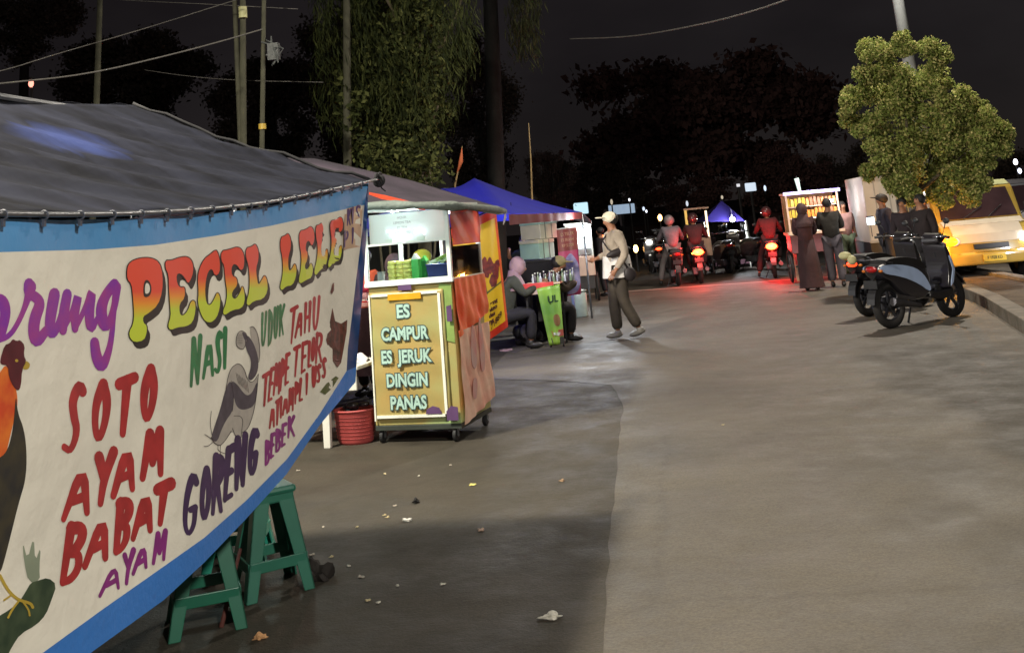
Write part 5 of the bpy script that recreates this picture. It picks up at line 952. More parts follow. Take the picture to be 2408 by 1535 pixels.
# people on the right
p = GP(1912,684); person('woman in long dark robe standing with her back turned before the snack stall',(p.x,p.y,0),radians(-6),1.66,dict(elR=(.2,.06,1.14),wrR=(.1,.2,1.1),elL=(-.2,.06,1.14),wrL=(-.1,.2,1.1)),((62,34,38),'robe_top'),((52,26,30),'robe'),1.0,None,(70,48,52),dress=(1.02,.07,.15,.25),fingers=False,wide=1.05)
p = GP(1975,676); person('man in black jacket and grey jeans standing right of the robed woman',(p.x,p.y+.1,0),radians(-10),1.74,dict(elR=(.23,.06,1.14),wrR=(.12,.22,1.12),elL=(-.23,.06,1.14),wrL=(-.12,.22,1.12)),((44,40,36),'jacket'),((84,78,86),'jeans'),1.0,('hair',(30,28,26)),tr=.034,fingers=False,wide=1.2)
p = GP(2075,668); person('person in dark cap and navy jacket standing beside the white panel truck',(p.x,p.y-1.2,0),radians(100),1.72,{},((40,36,52),'jacket'),((40,38,44),'trousers'),1.0,('hair',(24,22,22)),None,(48,42,38),fingers=False,wide=1.1)
p = GP(2015,660); person('person in dull pink top half hidden behind the man in the black jacket',(p.x,p.y+.5,0),radians(200),1.66,{},((150,116,112),'shirt'),((70,82,60),'trousers'),.1,('hair',(26,22,22)),fingers=False)
p = GP(2185,660); person('person in dark red brown jacket behind the parked scooters',(p.x-.1,p.y-1.0,0),radians(150),1.62,{},((58,36,38),'jacket'),((40,36,40),'trousers'),1.0,('hair',(24,22,22)),fingers=False,wide=1.1)
p = GP(2145,655); person('person in pale cream shirt among the crowd behind the scooters',(p.x,p.y+.6,0),radians(170),1.6,{},((180,170,150),'shirt'),((60,56,60),'trousers'),0,('hair',(24,22,22)),fingers=False)
p = GP(2215,650); person('person in light grey pink shirt beside the yellow van',(p.x-.1,p.y+.3,0),radians(190),1.66,{},((176,150,150),'shirt'),((50,46,50),'trousers'),0,('hair',(24,22,22)),fingers=False)
for i,(px,py,rz,c,lb) in enumerate(((2130,640,-40,(60,52,54),'dark scooter standing in the crowd behind the blue striped scooter'),(2165,650,-20,(70,60,58),'brownish scooter standing right of the dark capped person'))):
    p = GP(px,py); scooter(lb,(p.x,p.y-.6,0),radians(rz),c,None,'scooters in the crowd by the truck')

for i,(px,py,H_,rz,c,l_,hc,lb) in enumerate(((2155,690,1.62,160,(46,36,42),(36,34,38),(24,22,22),'person in very dark plum top standing right behind the blue striped scooter'),(2090,640,1.6,-160,(60,64,48),(46,48,44),(28,24,22),'person in olive green shirt between the two parked scooters and the truck'),(2200,700,1.66,120,(40,30,32),(30,28,32),(22,20,20),'rightmost dark clad person behind the parked scooters, nearest the van'))):
    p = GP(px,py); person(lb,(p.x,p.y,0),radians(rz),H_,{},(c,'jacket'),(l_,'trousers'),.6,('hair',hc),fingers=False,wide=1.1)
# ------------------------------------------------------------------ snack stall
p = GP(1868,668); p2 = GP(1972,655)
YS = 23.0; a = AY(1845,462,YS); c = AY(1968,446,YS); zt = (a.z+c.z)/2; w = c.x-a.x
st = T('snack_stall','snack cart with purple lit top edge, orange snack packets and big spoked wheels','food cart',(a.x+w/2,YS,0))
WD = mat('worn_cream_paint',(206,176,150),.6,var=.25,scale=6); h = w/2
b = MB(); b.bb(-h,h,0,.8,.62,1.0); b.build('cart_body', mat('stall_body',(120,72,76),.6,var=.3), st, bev=.01)
b = MB(); b.bb(-h-.04,h+.04,-.06,.86,1.0,1.06); b.build('counter', WD, st, bev=.006)
for x,y in ((-h+.02,.0),(h-.02,.0),(h-.02,.78),(-h+.02,.78)): b = MB(); b.bb(x-.02,x+.02,y-.02,y+.02,1.06,zt); b.build('post', WD, st)
b = MB(); b.bb(-h-.03,h+.03,-.05,.85,zt,zt+.04); b.build('roof_board', WD, st, bev=.006)
b = MB(); b.bb(-h-.03,h+.05,-.075,-.052,zt-.01,zt+.055); b.build('light_strip', mat('violet_led_glow',(196,180,255),.5,emit=1.4), st)
b = MB(); b.bb(-h,h,.70,.74,1.06,zt-.005); b.build('back_board', mat('stall_back',(150,110,70),.7), st)
zs = zt-.50
for z in (zs,zs+.24): b = MB(); b.bb(-h+.03,h-.03,.05,.4,z-.02,z); b.build('shelf', WD, st)
random.seed(21); OP = [mat('orange_packet',(226,140,50),.35,var=.2,scale=20),mat('yellow_packet',(214,186,60),.35,var=.2,scale=20),mat('brown_packet',(168,106,60),.4,var=.2,scale=20)]
n_ = 0; 
for r_ in range(2):
    for k in range(13):
        x = -h+.07+k*(2*h-.14)/12; m = OP[1] if x < -.1 else OP[random.choice((0,0,2))]
        o = T('snack_packet','upright orange or yellow snack packet on the lit shelves of the snack cart','packet',(st.location.x+x,YS+.1,zs+r_*.24+.001),random.uniform(-.2,.2),'snack packets standing on the lit shelves') if False else None
        b = MB(); hh = random.uniform(.15,.19); b.prism([(-.03,0),(.03,0),(.034,hh*.5),(.026,hh),(-.026,hh),(-.034,hh*.5)],-.012,.012,'y'); ob = b.build('snack_packet', m, None, bev=.003)
        ob.location = (st.location.x+x,YS+.12,zs+r_*.24+.001); ob.rotation_euler[2] = random.uniform(-.3,.3)
        tag(ob,'upright snack packet on the lit shelves of the snack cart','packet','snack packets standing on the lit shelves')
for sx_ in (-1,1):
    wl = MB().torus((sx_*(h+.05),.3,.36),.32,.028,'x',30,8).build('wheel', TY, st, smooth=True); b = MB()
    for k in range(14): a_ = k*2*pi/14; b.cyl((sx_*(h+.05),.3,.36),(sx_*(h+.05),.3+.31*cos(a_),.36+.31*sin(a_)),.005,n=5)
    b.cyl((sx_*(h+.02),.3,.36),(sx_*(h+.09),.3,.36),.035); b.build('spokes', METAL, wl)
b = MB(); b.bb(-h+.05,h-.05,.2,.24,.32,.36); b.bb(-h+.1,-h+.14,.2,.6,.36,.62); b.bb(h-.14,h-.1,.2,.6,.36,.62); b.build('axle_frame', BLKP, st)
for x in (-h+.12,h-.12): b = MB(); b.bb(x-.025,x+.025,.72,.77,0,.62); b.build('leg', WD, st)
t = T('glass_food_case','small glass food case with pale food on the snack cart counter','food case',(st.location.x+.2,YS,1.061)); b = MB(); b.bb(-.24,.24,-.02,.3,.0,.02); b.build('base', ALU, t); b = MB(); b.bb(-.24,.24,-.02,-.015,.02,.26); b.build('glass', GLASSM, t)
b = MB(); [b.ball((random.uniform(-.18,.18),random.uniform(.06,.24),.06),(.07,.06,.05),8) for _ in range(7)]; b.build('pale_food', mat('fried_food',(206,184,120),.7,bump=.5), t, smooth=True)
b = MB(); b.bb(-.25,.25,-.03,.31,.261,.275); b.build('case_lid', ALU, t)
lp = AY(2453/3024*2408,593/1.2559,YS-.1); LPS = AY(1955,472,YS-.12); t = T('star_lamp','small bright white lamp hanging among the orange packets','lamp',LPS); b = MB(); b.ball((0,0,0),(.045,.03,.03),10); b.build('bulb', mat('white_small_glow',(240,244,255),.5,emit=25), t, smooth=True); b = MB(); b.cyl((0,0,.03),(0,0,.17),.004); b.build('cord', CORD, t)
lp2 = AY(1888,452,YS-.3); t = T('tube_lamp','pale greenish tube lamp standing on the snack stall roof','lamp',(lp2.x,YS+.2,zt+.041)); b = MB(); b.cyl((0,0,0),(-.03,0,.30),.035,.05,10); b.build('shade', mat('pale_green_glow',(190,220,214),.5,emit=.8), t, smooth=True); b = MB(); b.cyl((-.03,0,.301),(-.03,0,.34),.02); b.build('cap', BLKP, t)
# ------------------------------------------------------------------ white panel truck
YT = 21.6; a = AY(2032,424,YT); c = AY(2150,398,YT); tz = (a.z+c.z)/2+.02
tk = T('panel_truck','white box truck parked side on behind the crowd under the tree','truck',(a.x,YT+.3,0)); TWm = mat('dirty_white_panel',(176,164,150),.5,var=.12,scale=2); wd = c.x-a.x
b = MB(); b.bb(0,wd,0,2.0,.75,tz); b.build('cargo_box', TWm, tk, bev=.02)
b = MB(); [b.bb(x-.012,x+.012,-.012,-.002,.8,tz-.05) for x in (.22,.5,.78)]; b.bb(-.01,wd+.01,-.015,-.002,tz-.05,tz+.005); b.bb(-.01,wd+.01,-.015,-.002,.75,.80); b.build('panel_ribs', mat('truck_trim',(150,142,132),.5), tk)
b = MB(); b.bb(.0,wd,.05,1.95,.5,.745); b.build('chassis', BLKP, tk)
b = MB(); b.prism([(0,.5),(.75,.5),(.75,1.0),(.55,1.5),(0,1.55)],.1,1.9,'y'); bmesh.ops.translate(b.bm,vec=(wd+.02,0,0),verts=b.bm.verts); b.build('cab', TWm, tk, bev=.03)
b = MB(); b.prism([(.08,1.02),(.62,1.02),(.48,1.42),(.08,1.46)],.085,.097,'y'); bmesh.ops.translate(b.bm,vec=(wd+.02,0,0),verts=b.bm.verts); b.build('window', mat('dark_glass',(20,22,26),.08), tk)
for x in (.3,wd+.4): b = MB(); b.torus((x,.14,.33),.25,.08,'y',26,8); b.cyl((x,.06,.33),(x,.2,.33),.18); b.build('wheel', TY, tk, smooth=False)
LPT = AY(2046,520,YT-.35); t = T('work_lamp','small striped white lamp beside the white truck','lamp',LPT); b = MB(); [b.cyl((-.05+.04*k,0,-.07),(-.05+.04*k,0,.07),.014) for k in range(4)]; b.build('tubes', mat('cool_lamp_glow',(214,232,240),.5,emit=2.2), t); b = MB(); b.cyl((0,0,.071),(0,0,.10),.07); b.cyl((0,.0,-.30),(0,0,-.071),.008); b.build('mount', BLKP, t)
# small yellow flag
p = AY(2190,470,20.6); t = T('yellow_flag','small bright yellow pennant on a stick left of the yellow van','flag',(p.x,p.y,0)); b = MB(); b.cyl((0,0,0),(-.03,0,p.z),.01,n=8); b.build('stick', BAMB, t); b = MB(); b.prism([(-.12,p.z+.13),(-.06,p.z+.16),(.10,p.z-.12),(.02,p.z-.12)],-.005,.005,'y'); b.build('cloth', mat('bright_yellow_cloth',(206,206,40),.6), t)
# ------------------------------------------------------------------ yellow vans
def van(label, loc, rz, col, hood, roofc, amber=False, lit=30, grp=None):
    t = T('minivan',label,'minivan',loc,rz,grp); m = mat('van_%d_%d_%d'%col,col,.3,var=.06,coat=.5); m2 = mat('van_%d_%d_%d'%hood,hood,.3,var=.06,coat=.4); W = .78
    # local: front faces -y
    prof = [(0,.35),(-.02,.55),(.02,.84),(.14,1.0),(.26,1.08),(.48,1.66),(.66,1.75),(3.5,1.75),(3.6,1.5),(3.62,.40),(3.5,.30),(.1,.30)]
    b = MB(); b.prism(prof,-W,W,'x'); b.build('body', m, t, bev=.05)
    b = MB(); b.prism([(.135,1.0),(.27,1.085),(.25,1.10),(.12,1.015)],-W+.06,W-.06,'x'); b.build('bonnet', m2, t, bev=.01)
    b = MB(); b.prism([(-.03,.70),(.0,.70),(.03,.84),(.145,1.0),(.12,1.01),(.005,.85)],-W+.16,W-.16,'x'); b.build('nose_panel', m2, t)
    b = MB(); b.prism([(.50,1.68),(.68,1.775),(3.4,1.79),(3.4,1.75),(.7,1.75)],-W+.03,W-.03,'x'); b.build('roof_panel', mat('van_%d_%d_%d'%roofc,roofc,.4,var=.1), t, bev=.015)
    b = MB(); v0 = (.27,1.11); v1 = (.465,1.62); V = [(-W+.09,)+v0,(W-.09,)+v0,(W-.14,)+v1,(-W+.14,)+v1]; b.poly([Vector((x,y-.012,z+.012)) for x,y,z in V]); b.build('windscreen', mat('windscreen_glass',(60,46,50),.08,var=.3,scale=3), t, solid=.006)
    for sx_ in (-1,1):
        b = MB(); b.prism([(.50,1.14),(.76,1.56),(1.6,1.56),(1.6,1.14)],sx_*(W+.002),sx_*(W+.008),'x'); b.prism([(1.7,1.14),(1.7,1.56),(2.6,1.56),(2.6,1.14)],sx_*(W+.002),sx_*(W+.008),'x'); b.build('side_window', mat('dark_glass',(20,22,26),.08), t)
        b = MB(); b.ball((sx_*(W-.14),-.0,.74),(.12,.06,.075),16); b.build('headlight', mat('van_headlight_glow_%d'%lit,(250,250,255),.2,emit=lit) if (not amber or sx_ > 0) else mat('dim_headlight',(230,222,206),.15,emit=.5), t, smooth=True)
        b = MB(); b.ball((sx_*(W-.08),-.03,.75),(.14,.09,.085) if amber and sx_ < 0 else (.07,.09,.06),12); b.build('indicator', mat('amber_blaze',(255,168,40),.3,emit=5,ecol=(255,120,10)) if amber and sx_ < 0 else mat('amber_lens',(200,110,30),.3), t, smooth=True)
        b = MB(); b.tube([(sx_*(W),.40,1.12),(sx_*(W+.10),.34,1.18)],.012,6); b.box((sx_*(W+.14),.34,1.25),(.11,.04,.18)); b.build('mirror', BLKP, t, bev=.012)
        for y in (.62,2.9):
            w_ = MB().torus((sx_*(W-.09),y,.29),.21,.075,'x',24,8,1.2).build('wheel', TY, t, smooth=True); b = MB(); b.cyl((sx_*(W-.12),y,.29),(sx_*(W-.015),y,.29),.15,n=18); b.build('hubcap', mat('hub_yellow',(190,150,50),.4), w_, bev=.01)
        b = MB(); pf = [(.62+.33*cos(a),.29+.33*sin(a)) for a in [radians(k) for k in range(0,181,15)]]; b.prism(pf,sx_*(W-.01),sx_*(W+.012),'x'); b.build('wheel_arch', BLKP, t) if False else b.bm.free()
        b = MB(); b.ball((sx_*.52,-.075,.45),(.05,.02,.04),10); b.build('fog_lamp', mat('fog_lens',(220,190,110),.2,emit=.6), t, smooth=True)
    b = MB(); b.prism([(-.10,.32),(-.10,.50),(-.05,.54),(.10,.54),(.10,.30)],-W-.02,W+.02,'x'); b.build('bumper', m, t, bev=.03)
    b = MB(); b.box((0,-.045,.63),(.62,.03,.09)); b.build('grille', BLKP, t, bev=.008)
    b = MB(); b.box((0,-.112,.43),(.40,.012,.12)); pl_ = b.build('number_plate', mat('plate_yellow',(214,186,60),.4), t); text_mb('F 1928 KD',.075,(0,-.120,.405),(1,0,0),(0,0,1),.001,.0006,.8).build('plate_number', mat('plate_ink',(30,26,22),.5), pl_, recalc=False)
    b = MB(); b.bar((-.3,.245,1.12),(.1,.325,1.32),.012); b.bar((.15,.245,1.12),(.45,.325,1.32),.012); b.build('wipers', BLKP, t)
    return t
p = GP(2340,662); LV = Vector((p.x+.0,p.y-.1,0)); van('yellow minivan with white bonnet and blazing amber indicator at the right edge',LV,radians(6),(160,134,60),(184,174,156),(160,164,120),True,60)
p = GP(2520,640); van('second minivan mostly outside the right edge, its headlights glaring',(LV.x+2.35,LV.y+3.6,0),radians(8),(120,124,130),(150,150,156),(120,120,126),False,40)
# ------------------------------------------------------------------ far blue tent with lamp
Yf = 31.0; cx = AY(1700,480,Yf)
ft = T('stall_tent','small dim blue tent far down the road with a white lamp under its edge','tent',(cx.x,Yf,0)); FB = mat('dim_blue_tarp',(44,34,110),.6,var=.3,scale=2)
q = [AY(1655,522,Yf),AY(1752,520,Yf),AY(1752,520,Yf)+Vector((.2,2.2,0)),AY(1655,522,Yf)+Vector((-.2,2.2,0))]; ap2 = AY(1697,472,Yf+.8)
b = MB(); [b.poly([q[i],q[(i+1)%4],ap2]) for i in range(4)]; b.build('roof', FB, ft, world=True, solid=.01)
for v in q: b = MB(); b.cyl((v.x,v.y,0),v,.02,.02,8); b.build('pole', WHT, ft, world=True)
LF = AY(1722,516,Yf-.15); t = T('bulb_lamp','round white lamp glaring under the far small blue tent','lamp',LF); b = MB(); b.ball((0,0,0),.07,12); b.build('bulb', mat('glaring_white_glow',(240,244,255),.5,emit=60), t, smooth=True); b = MB(); b.cyl((0,0,.07),(0,0,.14),.03); b.cyl((-.0,0,.14),(0,0,.3),.006); b.build('socket', CORD, t)
t = T('display_table','table of pale goods under the far small blue tent','table',(cx.x,Yf+.3,0)); b = MB(); b.bb(-.7,.7,0,.6,.72,.76); b.build('tabletop', WD, t); b = MB(); b.grid(lambda u,v: (-.7+1.4*u,-.003+.01*sin(u*40),.1+.62*v),30,3); b.build('skirt_cloth', mat('mauve_cloth',(90,60,70),.8), t, smooth=True)
for x in (-.65,.65): b = MB(); b.bb(x-.02,x+.02,.3,.34,0,.72); b.build('leg', BLKP, t)
t = T('food_stall','small stall with warm yellow lit sides beyond the lower red tail lamp','food stall',(AY(1645,560,29).x,29,0)); b = MB(); b.bb(-.30,.30,0,.5,.5,1.0); b.build('counter', WD, t, bev=.01)
b = MB(); b.bb(-.32,-.26,0,.5,1.0,1.75); b.build('lit_panel', mat('warm_lit_panel',(226,186,96),.5,emit=.7), t); b = MB(); b.bb(.24,.28,0,.5,1.0,1.7); b.build('lit_panel', mat('warm_white_panel',(250,226,190),.5,emit=1.6), t)
b = MB(); b.bb(-.34,.34,-.05,.55,1.76,1.80); b.build('roof_board', WD, t)
for x in (-.28,.28): b = MB(); b.bb(x-.02,x+.02,.2,.24,0,.5); b.build('leg', BLKP, t)
# ------------------------------------------------------------------ distant lights and lit boards
def board(name,label,cat,px,py,pw,ph,Y,col,em,pole=True,grp=None,frame=True):
    a = AY(px-pw/2,py,Y); c = AY(px+pw/2,py,Y); w = abs(c.x-a.x); h = ph*w/pw; m_ = (a+c)/2
    t = T(name,label,cat,(m_.x,Y,0),0,grp); b = MB(); b.box((0,0,m_.z),(w,.06,h)); b.build('lit_face', mat('glow_%s_%d'%('_'.join(map(str,col)),int(em*10)),col,.5,emit=em), t, bev=min(w,h)*.1)
    b = MB(); b.box((0,.06,m_.z),(w*1.08,.05,h*1.08)); b.cyl((0,.08,0),(0,.08,m_.z),.05,n=8); b.build('post', mat('dark_post',(40,38,38),.7), t)
board('lit_sign','pale blue lit sign board just right of the blue tent corner','sign',1366,490,34,26,40,(190,226,240),1.0)
board('lit_sign','wide pale blue lit board behind the walking man, broken by branches','sign',1462,492,62,22,45,(176,200,226),.55)
board('lit_sign','small white lit sign high above the far blue tent','sign',1765,440,26,20,38,(200,214,230),.9)
board('lit_sign','tiny white lit sign left of the small high one','sign',1736,436,8,7,38,(220,220,226),.8)
for i,(px,py,r,Y,col,em,lb) in enumerate(((1495,585,.10,34,(255,190,110),14,'warm orange street lamp glowing right of the walking man'),(1552,512,.10,38,(255,190,110),9,'small warm lamp above the distant scooters'),(1418,560,.08,33,(255,120,60),5,'small red orange lamp left of the walking man'),(1418,577,.09,33,(240,250,255),8,'small white lamp below the red orange one'),(1398,600,.0,30,(0,0,0),0,''),(1626,523,.05,36,(255,50,60),5,'tiny red light above the yellow lit stall'),(1665,560,.09,30,(255,230,170),7,'warm lamp inside the yellow lit stall'),(2388,381,.09,40,(244,244,255),9,'white lamp at the right edge beside the tree'),(2398,402,.08,40,(220,226,250),5,'lower of two pale lamps at the right edge'),(1520,497,.05,42,(200,204,214),3,'faint pale lamp behind the trees'),(1480,470,.05,42,(214,214,220),3,'faint high lamp above the wide lit board'),(73,197,.07,20,(255,150,130),2,'tiny pinkish light far behind the dark tent roof'))):
    if r == 0: continue
    q = AY(px,py,Y); t = T('street_lamp',lb,'lamp',(q.x,q.y,0)); b = MB(); b.ball((0,0,q.z),(r*.8,r*.8,r*1.2),10); b.build('lamp_glow', mat('lampglow_%d'%i,col,.5,emit=em), t, smooth=True)
    b = MB(); b.cyl((0,.03,0),(0,.03,q.z-r*1.2),.035,.025,n=8); b.cyl((0,0,q.z+r*1.2),(0,0,q.z+r*1.2+.05),.05,n=8); b.build('post', mat('dark_post',(40,38,38),.7), t)

random.seed(31)
for i in range(6):  # faint lamps added at random, standing in for pale background glints
    x = 1345+i*88+random.uniform(-14,14); y = 512-.085*(x-1345)+random.uniform(-26,10)-8; Y = random.uniform(40,50); q = AY(x,y,Y); t = T('street_lamp','faint distant pale lamp among the dark trees at the end of the road','lamp',(q.x,q.y,0),0,'faint distant lamps at the end of the road')
    b = MB(); b.ball((0,0,q.z),(.05,.05,.08+.03*(i%2)),8); b.build('lamp_glow', mat('faint_glow_%d'%(i%3),((214,222,236),(240,226,200),(200,214,236))[i%3],.5,emit=(.8,.5,1.2)[i%3]), t); b = MB(); b.cyl((0,.06,0),(0,.06,q.z+.15),.03,n=6); b.build('post', mat('dark_post',(40,38,38),.7), t)
# ------------------------------------------------------------------ trees
def leafmat(name, c1, c2, c3, rough=.5):
    m = bpy.data.materials.new(name); m.use_nodes = True; nt = m.node_tree; N = nt.nodes; L = nt.links; b = N['Principled BSDF']
    g = N.new('ShaderNodeNewGeometry'); r = N.new('ShaderNodeValToRGB'); e = r.color_ramp.elements; e[0].color = lin(c1); e[1].color = lin(c3); k = e.new(.5); k.color = lin(c2)
    L.new(g.outputs['Random Per Island'], r.inputs['Fac']); L.new(r.outputs[0], b.inputs['Base Color']); b.inputs['Roughness'].default_value = .85; b.inputs['Specular IOR Level'].default_value = .2
    t = N.new('ShaderNodeBsdfTranslucent'); L.new(r.outputs[0], t.inputs[0]); x = N.new('ShaderNodeMixShader'); x.inputs[0].default_value = .25
    L.new(b.outputs[0],x.inputs[1]); L.new(t.outputs[0],x.inputs[2]); L.new(x.outputs[0],N['Material Output'].inputs['Surface']); return m
def leaves(name, pts, size, m, parent, droop=.2, asp=.45, dirs=None, rs=None):
    """pts (n,3) world; each leaf a folded pointed quad pair"""
    rs = rs or np.random.RandomState(1); n = len(pts); P = np.array(pts,float)
    d = rs.normal(size=(n,3)) if dirs is None else np.array(dirs,float)+rs.normal(size=(n,3))*.35
    d[:,2] -= droop; d /= np.linalg.norm(d,axis=1)[:,None]; a = rs.normal(size=(n,3)); u = np.cross(d,a); u /= np.linalg.norm(u,axis=1)[:,None]
    s = size*(.6+.8*rs.rand(n))[:,None]; nn = np.cross(u,d)
    V = np.empty((n,4,3)); V[:,0] = P-d*s*.5; V[:,1] = P+u*s*asp*.5+nn*s*.06; V[:,2] = P+d*s*.5; V[:,3] = P-u*s*asp*.5+nn*s*.06
    o = np.array(rootinv(parent).translation) if parent else np.zeros(3); V = V.reshape(-1,3)+o
    me = bpy.data.meshes.new(name); me.vertices.add(4*n); me.vertices.foreach_set('co',V.astype(np.float32).ravel()); me.loops.add(4*n); me.loops.foreach_set('vertex_index',np.arange(4*n,dtype=np.int32))
    me.polygons.add(n); me.polygons.foreach_set('loop_start',np.arange(0,4*n,4,dtype=np.int32)); me.polygons.foreach_set('loop_total',np.full(n,4,np.int32)); me.update(); me.validate(); me.materials.append(m)
    ob = bpy.data.objects.new(name,me); COL.objects.link(ob); ob.parent = parent; return ob
BARK = mat('bark',(92,84,66),.9,var=.45,scale=5,bump=.8,bscale=14)
def limb(b, p0, p1, r0, r1, bend=.15, n=6, rs=random):
    p0 = Vector(p0); p1 = Vector(p1); L_ = (p1-p0).length; o = Vector((rs.uniform(-1,1),rs.uniform(-1,1),rs.uniform(-.3,.3)))*bend*L_
    b.tube([p0.lerp(p1,i/n)+o*sin(pi*i/n) for i in range(n+1)],[r0+(r1-r0)*i/n for i in range(n+1)],8)
# round street tree on the median, crown outline from clumps
tb_ = GP(2140,640); TY_ = 19.0
tr1 = T('street_tree','rounded street tree with lamplit yellow green crown on the right median','tree',(AY(2150,560,TY_).x,TY_,.12)); rs = np.random.RandomState(5)
clumps = [(2140,110,40),(2080,140,48),(2195,135,48),(2045,175,40),(2110,185,55),(2170,190,55),(2225,180,42),(2025,225,40),(2075,245,55),(2140,250,60),(2210,240,52),(2020,280,40),(2065,310,52),(2130,320,60),(2200,310,60),(2260,290,48),(2310,255,40),(2345,285,38),(2290,330,52),(2345,335,42),(2365,305,32),(2080,365,45),(2140,385,55),(2210,380,58),(2270,385,50),(2325,385,42),(2120,420,38),(2200,430,42),(2260,430,42),(2310,430,34),(2005,250,30),(2050,120,26),(2160,450,36),(2230,462,34),(2300,455,34),(2050,400,30),(2265,235,40),(2240,330,50)]
pts = []; 
for (px,py,r) in clumps:
    c = AY(px-14,py,TY_+rs.uniform(-.5,.5)); R = r/FOC*TY_*1.02
    for k in range(7):
        o = rs.normal(size=3); o /= np.linalg.norm(o); cc = np.array(c)+o*R*.55; rr = R*rs.uniform(.3,.62)
        q = rs.normal(size=(420,3)); q /= np.linalg.norm(q,axis=1)[:,None]; q *= (rs.rand(420)**.55)[:,None]*rr; pts.append(cc+q)
leaves('crown',np.concatenate(pts),.06,leafmat('street_tree_leaves',(80,94,42),(136,148,76),(178,166,110)),tr1,.15,.5,rs=rs)
b = MB(); base = Vector((tr1.location.x,TY_,.1)); fork = AY(2160,455,TY_); random.seed(3); limb(b,base,fork,.07,.055,.03)
for px,py in ((2060,300),(2130,180),(2200,200),(2290,320),(2100,380),(2320,330)): limb(b,fork,AY(px,py,TY_+random.uniform(-.3,.3)),.04,.012,.1)
b.build('trunk', BARK, tr1, world=True, smooth=True)
# tree hung with climbing foliage at the left
def hang(pts, px0, px1, py0, py1, Y, n, L_, rs):
    for i in range(n):
        x = rs.uniform(px0,px1); y = rs.uniform(py0,py1); c = np.array(AY(x,y,Y+rs.uniform(-1.2,1.2))); k = int(L_/.05)
        z = np.arange(k)*.05; pts.append(np.stack([c[0]+.12*rs.normal(size=k)+.08*np.sin(z*3+i),c[1]+.12*rs.normal(size=k),c[2]-z],1))
YV = 21.5; vt = T('climber_tree','tall tree with trunk smothered in hanging climber leaves behind the tents','tree',tuple(AY(1000,500,YV)[:2])+(0,)); rs = np.random.RandomState(8)
pts = []
for i in range(150):   # ragged bunches down the middle
    x = rs.choice([rs.normal(880,40),rs.normal(950,38),rs.normal(990,30)]); y = rs.uniform(120,420); x = min(1035,max(835,x)); c = np.array(AY(x,y-rs.choice([0,120]),YV+rs.uniform(-.7,.7)))
    q = rs.normal(size=(90,3))*np.array([.16,.2,.16]); pts.append(c+q)
m1 = leafmat('climber_leaves',(32,38,18),(54,62,30),(104,108,62),.35)
leaves('climber_foliage',np.concatenate(pts),.13,m1,vt,.5,.6,rs=rs)
pts = []; dirs = []
for i in range(420):
    x = rs.uniform(735,1115); lim = np.interp(x,[735,780,850,950,1030,1075,1115],[190,230,300,300,240,170,120]); y = rs.uniform(-160,lim); c = np.array(AY(x,y,YV+rs.uniform(-1.5,1.2))); k = 22
    z = np.arange(k)*.045; pts.append(np.stack([c[0]+.10*rs.normal(size=k),c[1]+.1*rs.normal(size=k),c[2]-z],1)); dirs.append(np.tile([rs.uniform(-.5,.9),0,-1.2],(k,1)))
leaves('needle_foliage',np.concatenate(pts),.24,leafmat('feathery_leaves',(26,34,16),(46,54,26),(70,76,38),.6),vt,.3,.10,dirs=np.concatenate(dirs),rs=rs)
b = MB(); g0 = AY(985,430,YV); limb(b,(g0.x,YV,0),AY(960,-250,YV),.16,.09,.03,10); random.seed(6)
for px,py,qx,qy in ((975,200,1100,-60),(965,120,860,-80),(975,300,880,180),(965,60,1010,-200),(985,330,1030,250)): limb(b,AY(px,py,YV),AY(qx,qy,YV+random.uniform(-.8,.8)),.06,.02,.1)
b.build('trunk', BARK, vt, world=True, smooth=True)
# bush under it
bt_ = T('leafy_bush','leafy bush rising behind the plum tent roof at the foot of the climber tree','bush',tuple(AY(920,470,18.5)[:2])+(0,)); pts = []
for i in range(40):
    c = np.array(AY(rs.uniform(850,1030),rs.uniform(330,470),18.5+rs.uniform(-.4,.4))); pts.append(c+rs.normal(size=(26,3))*.13)
leaves('foliage',np.concatenate(pts),.12,m1,bt_,.3,.6,rs=rs)
b = MB(); 
for k in range(5): limb(b,(bt_.location.x+.1*k-.2,18.5,0),AY(870+35*k,400,18.5),.03,.012,.1)
b.build('stems', BARK, bt_, world=True, smooth=True)
# drooping frond tree at top centre
ft_ = T('willowy_tree','tall tree with drooping feathery foliage hanging into the top centre of the photo','tree',tuple(AY(1155,500,26)[:2])+(0,)); pts = []; dirs = []
for i in range(150):
    x = rs.uniform(1195,1262); y = rs.uniform(-260,80); c = np.array(AY(x,y,26+rs.uniform(-.8,.8))); k = 20; z = np.arange(k)*.05
    pts.append(np.stack([c[0]+.10*rs.normal(size=k),c[1]+.1*rs.normal(size=k),c[2]-z],1)); dirs.append(np.tile([rs.uniform(-.3,.5),0,-1.2],(k,1)))
leaves('crown',np.concatenate(pts),.24,leafmat('dim_feathery_leaves',(50,56,36),(76,82,52),(100,104,70),.6),ft_,.3,.1,dirs=np.concatenate(dirs),rs=rs)
b = MB(); limb(b,(ft_.location.x,26,0),AY(1140,-280,26),.26,.16,.02,10); limb(b,AY(1140,-200,26),AY(1230,-120,26),.09,.03,.1); b.build('trunk', mat('dim_bark',(30,30,27),.9,var=.4,scale=4,bump=.6), ft_, world=True, smooth=True)
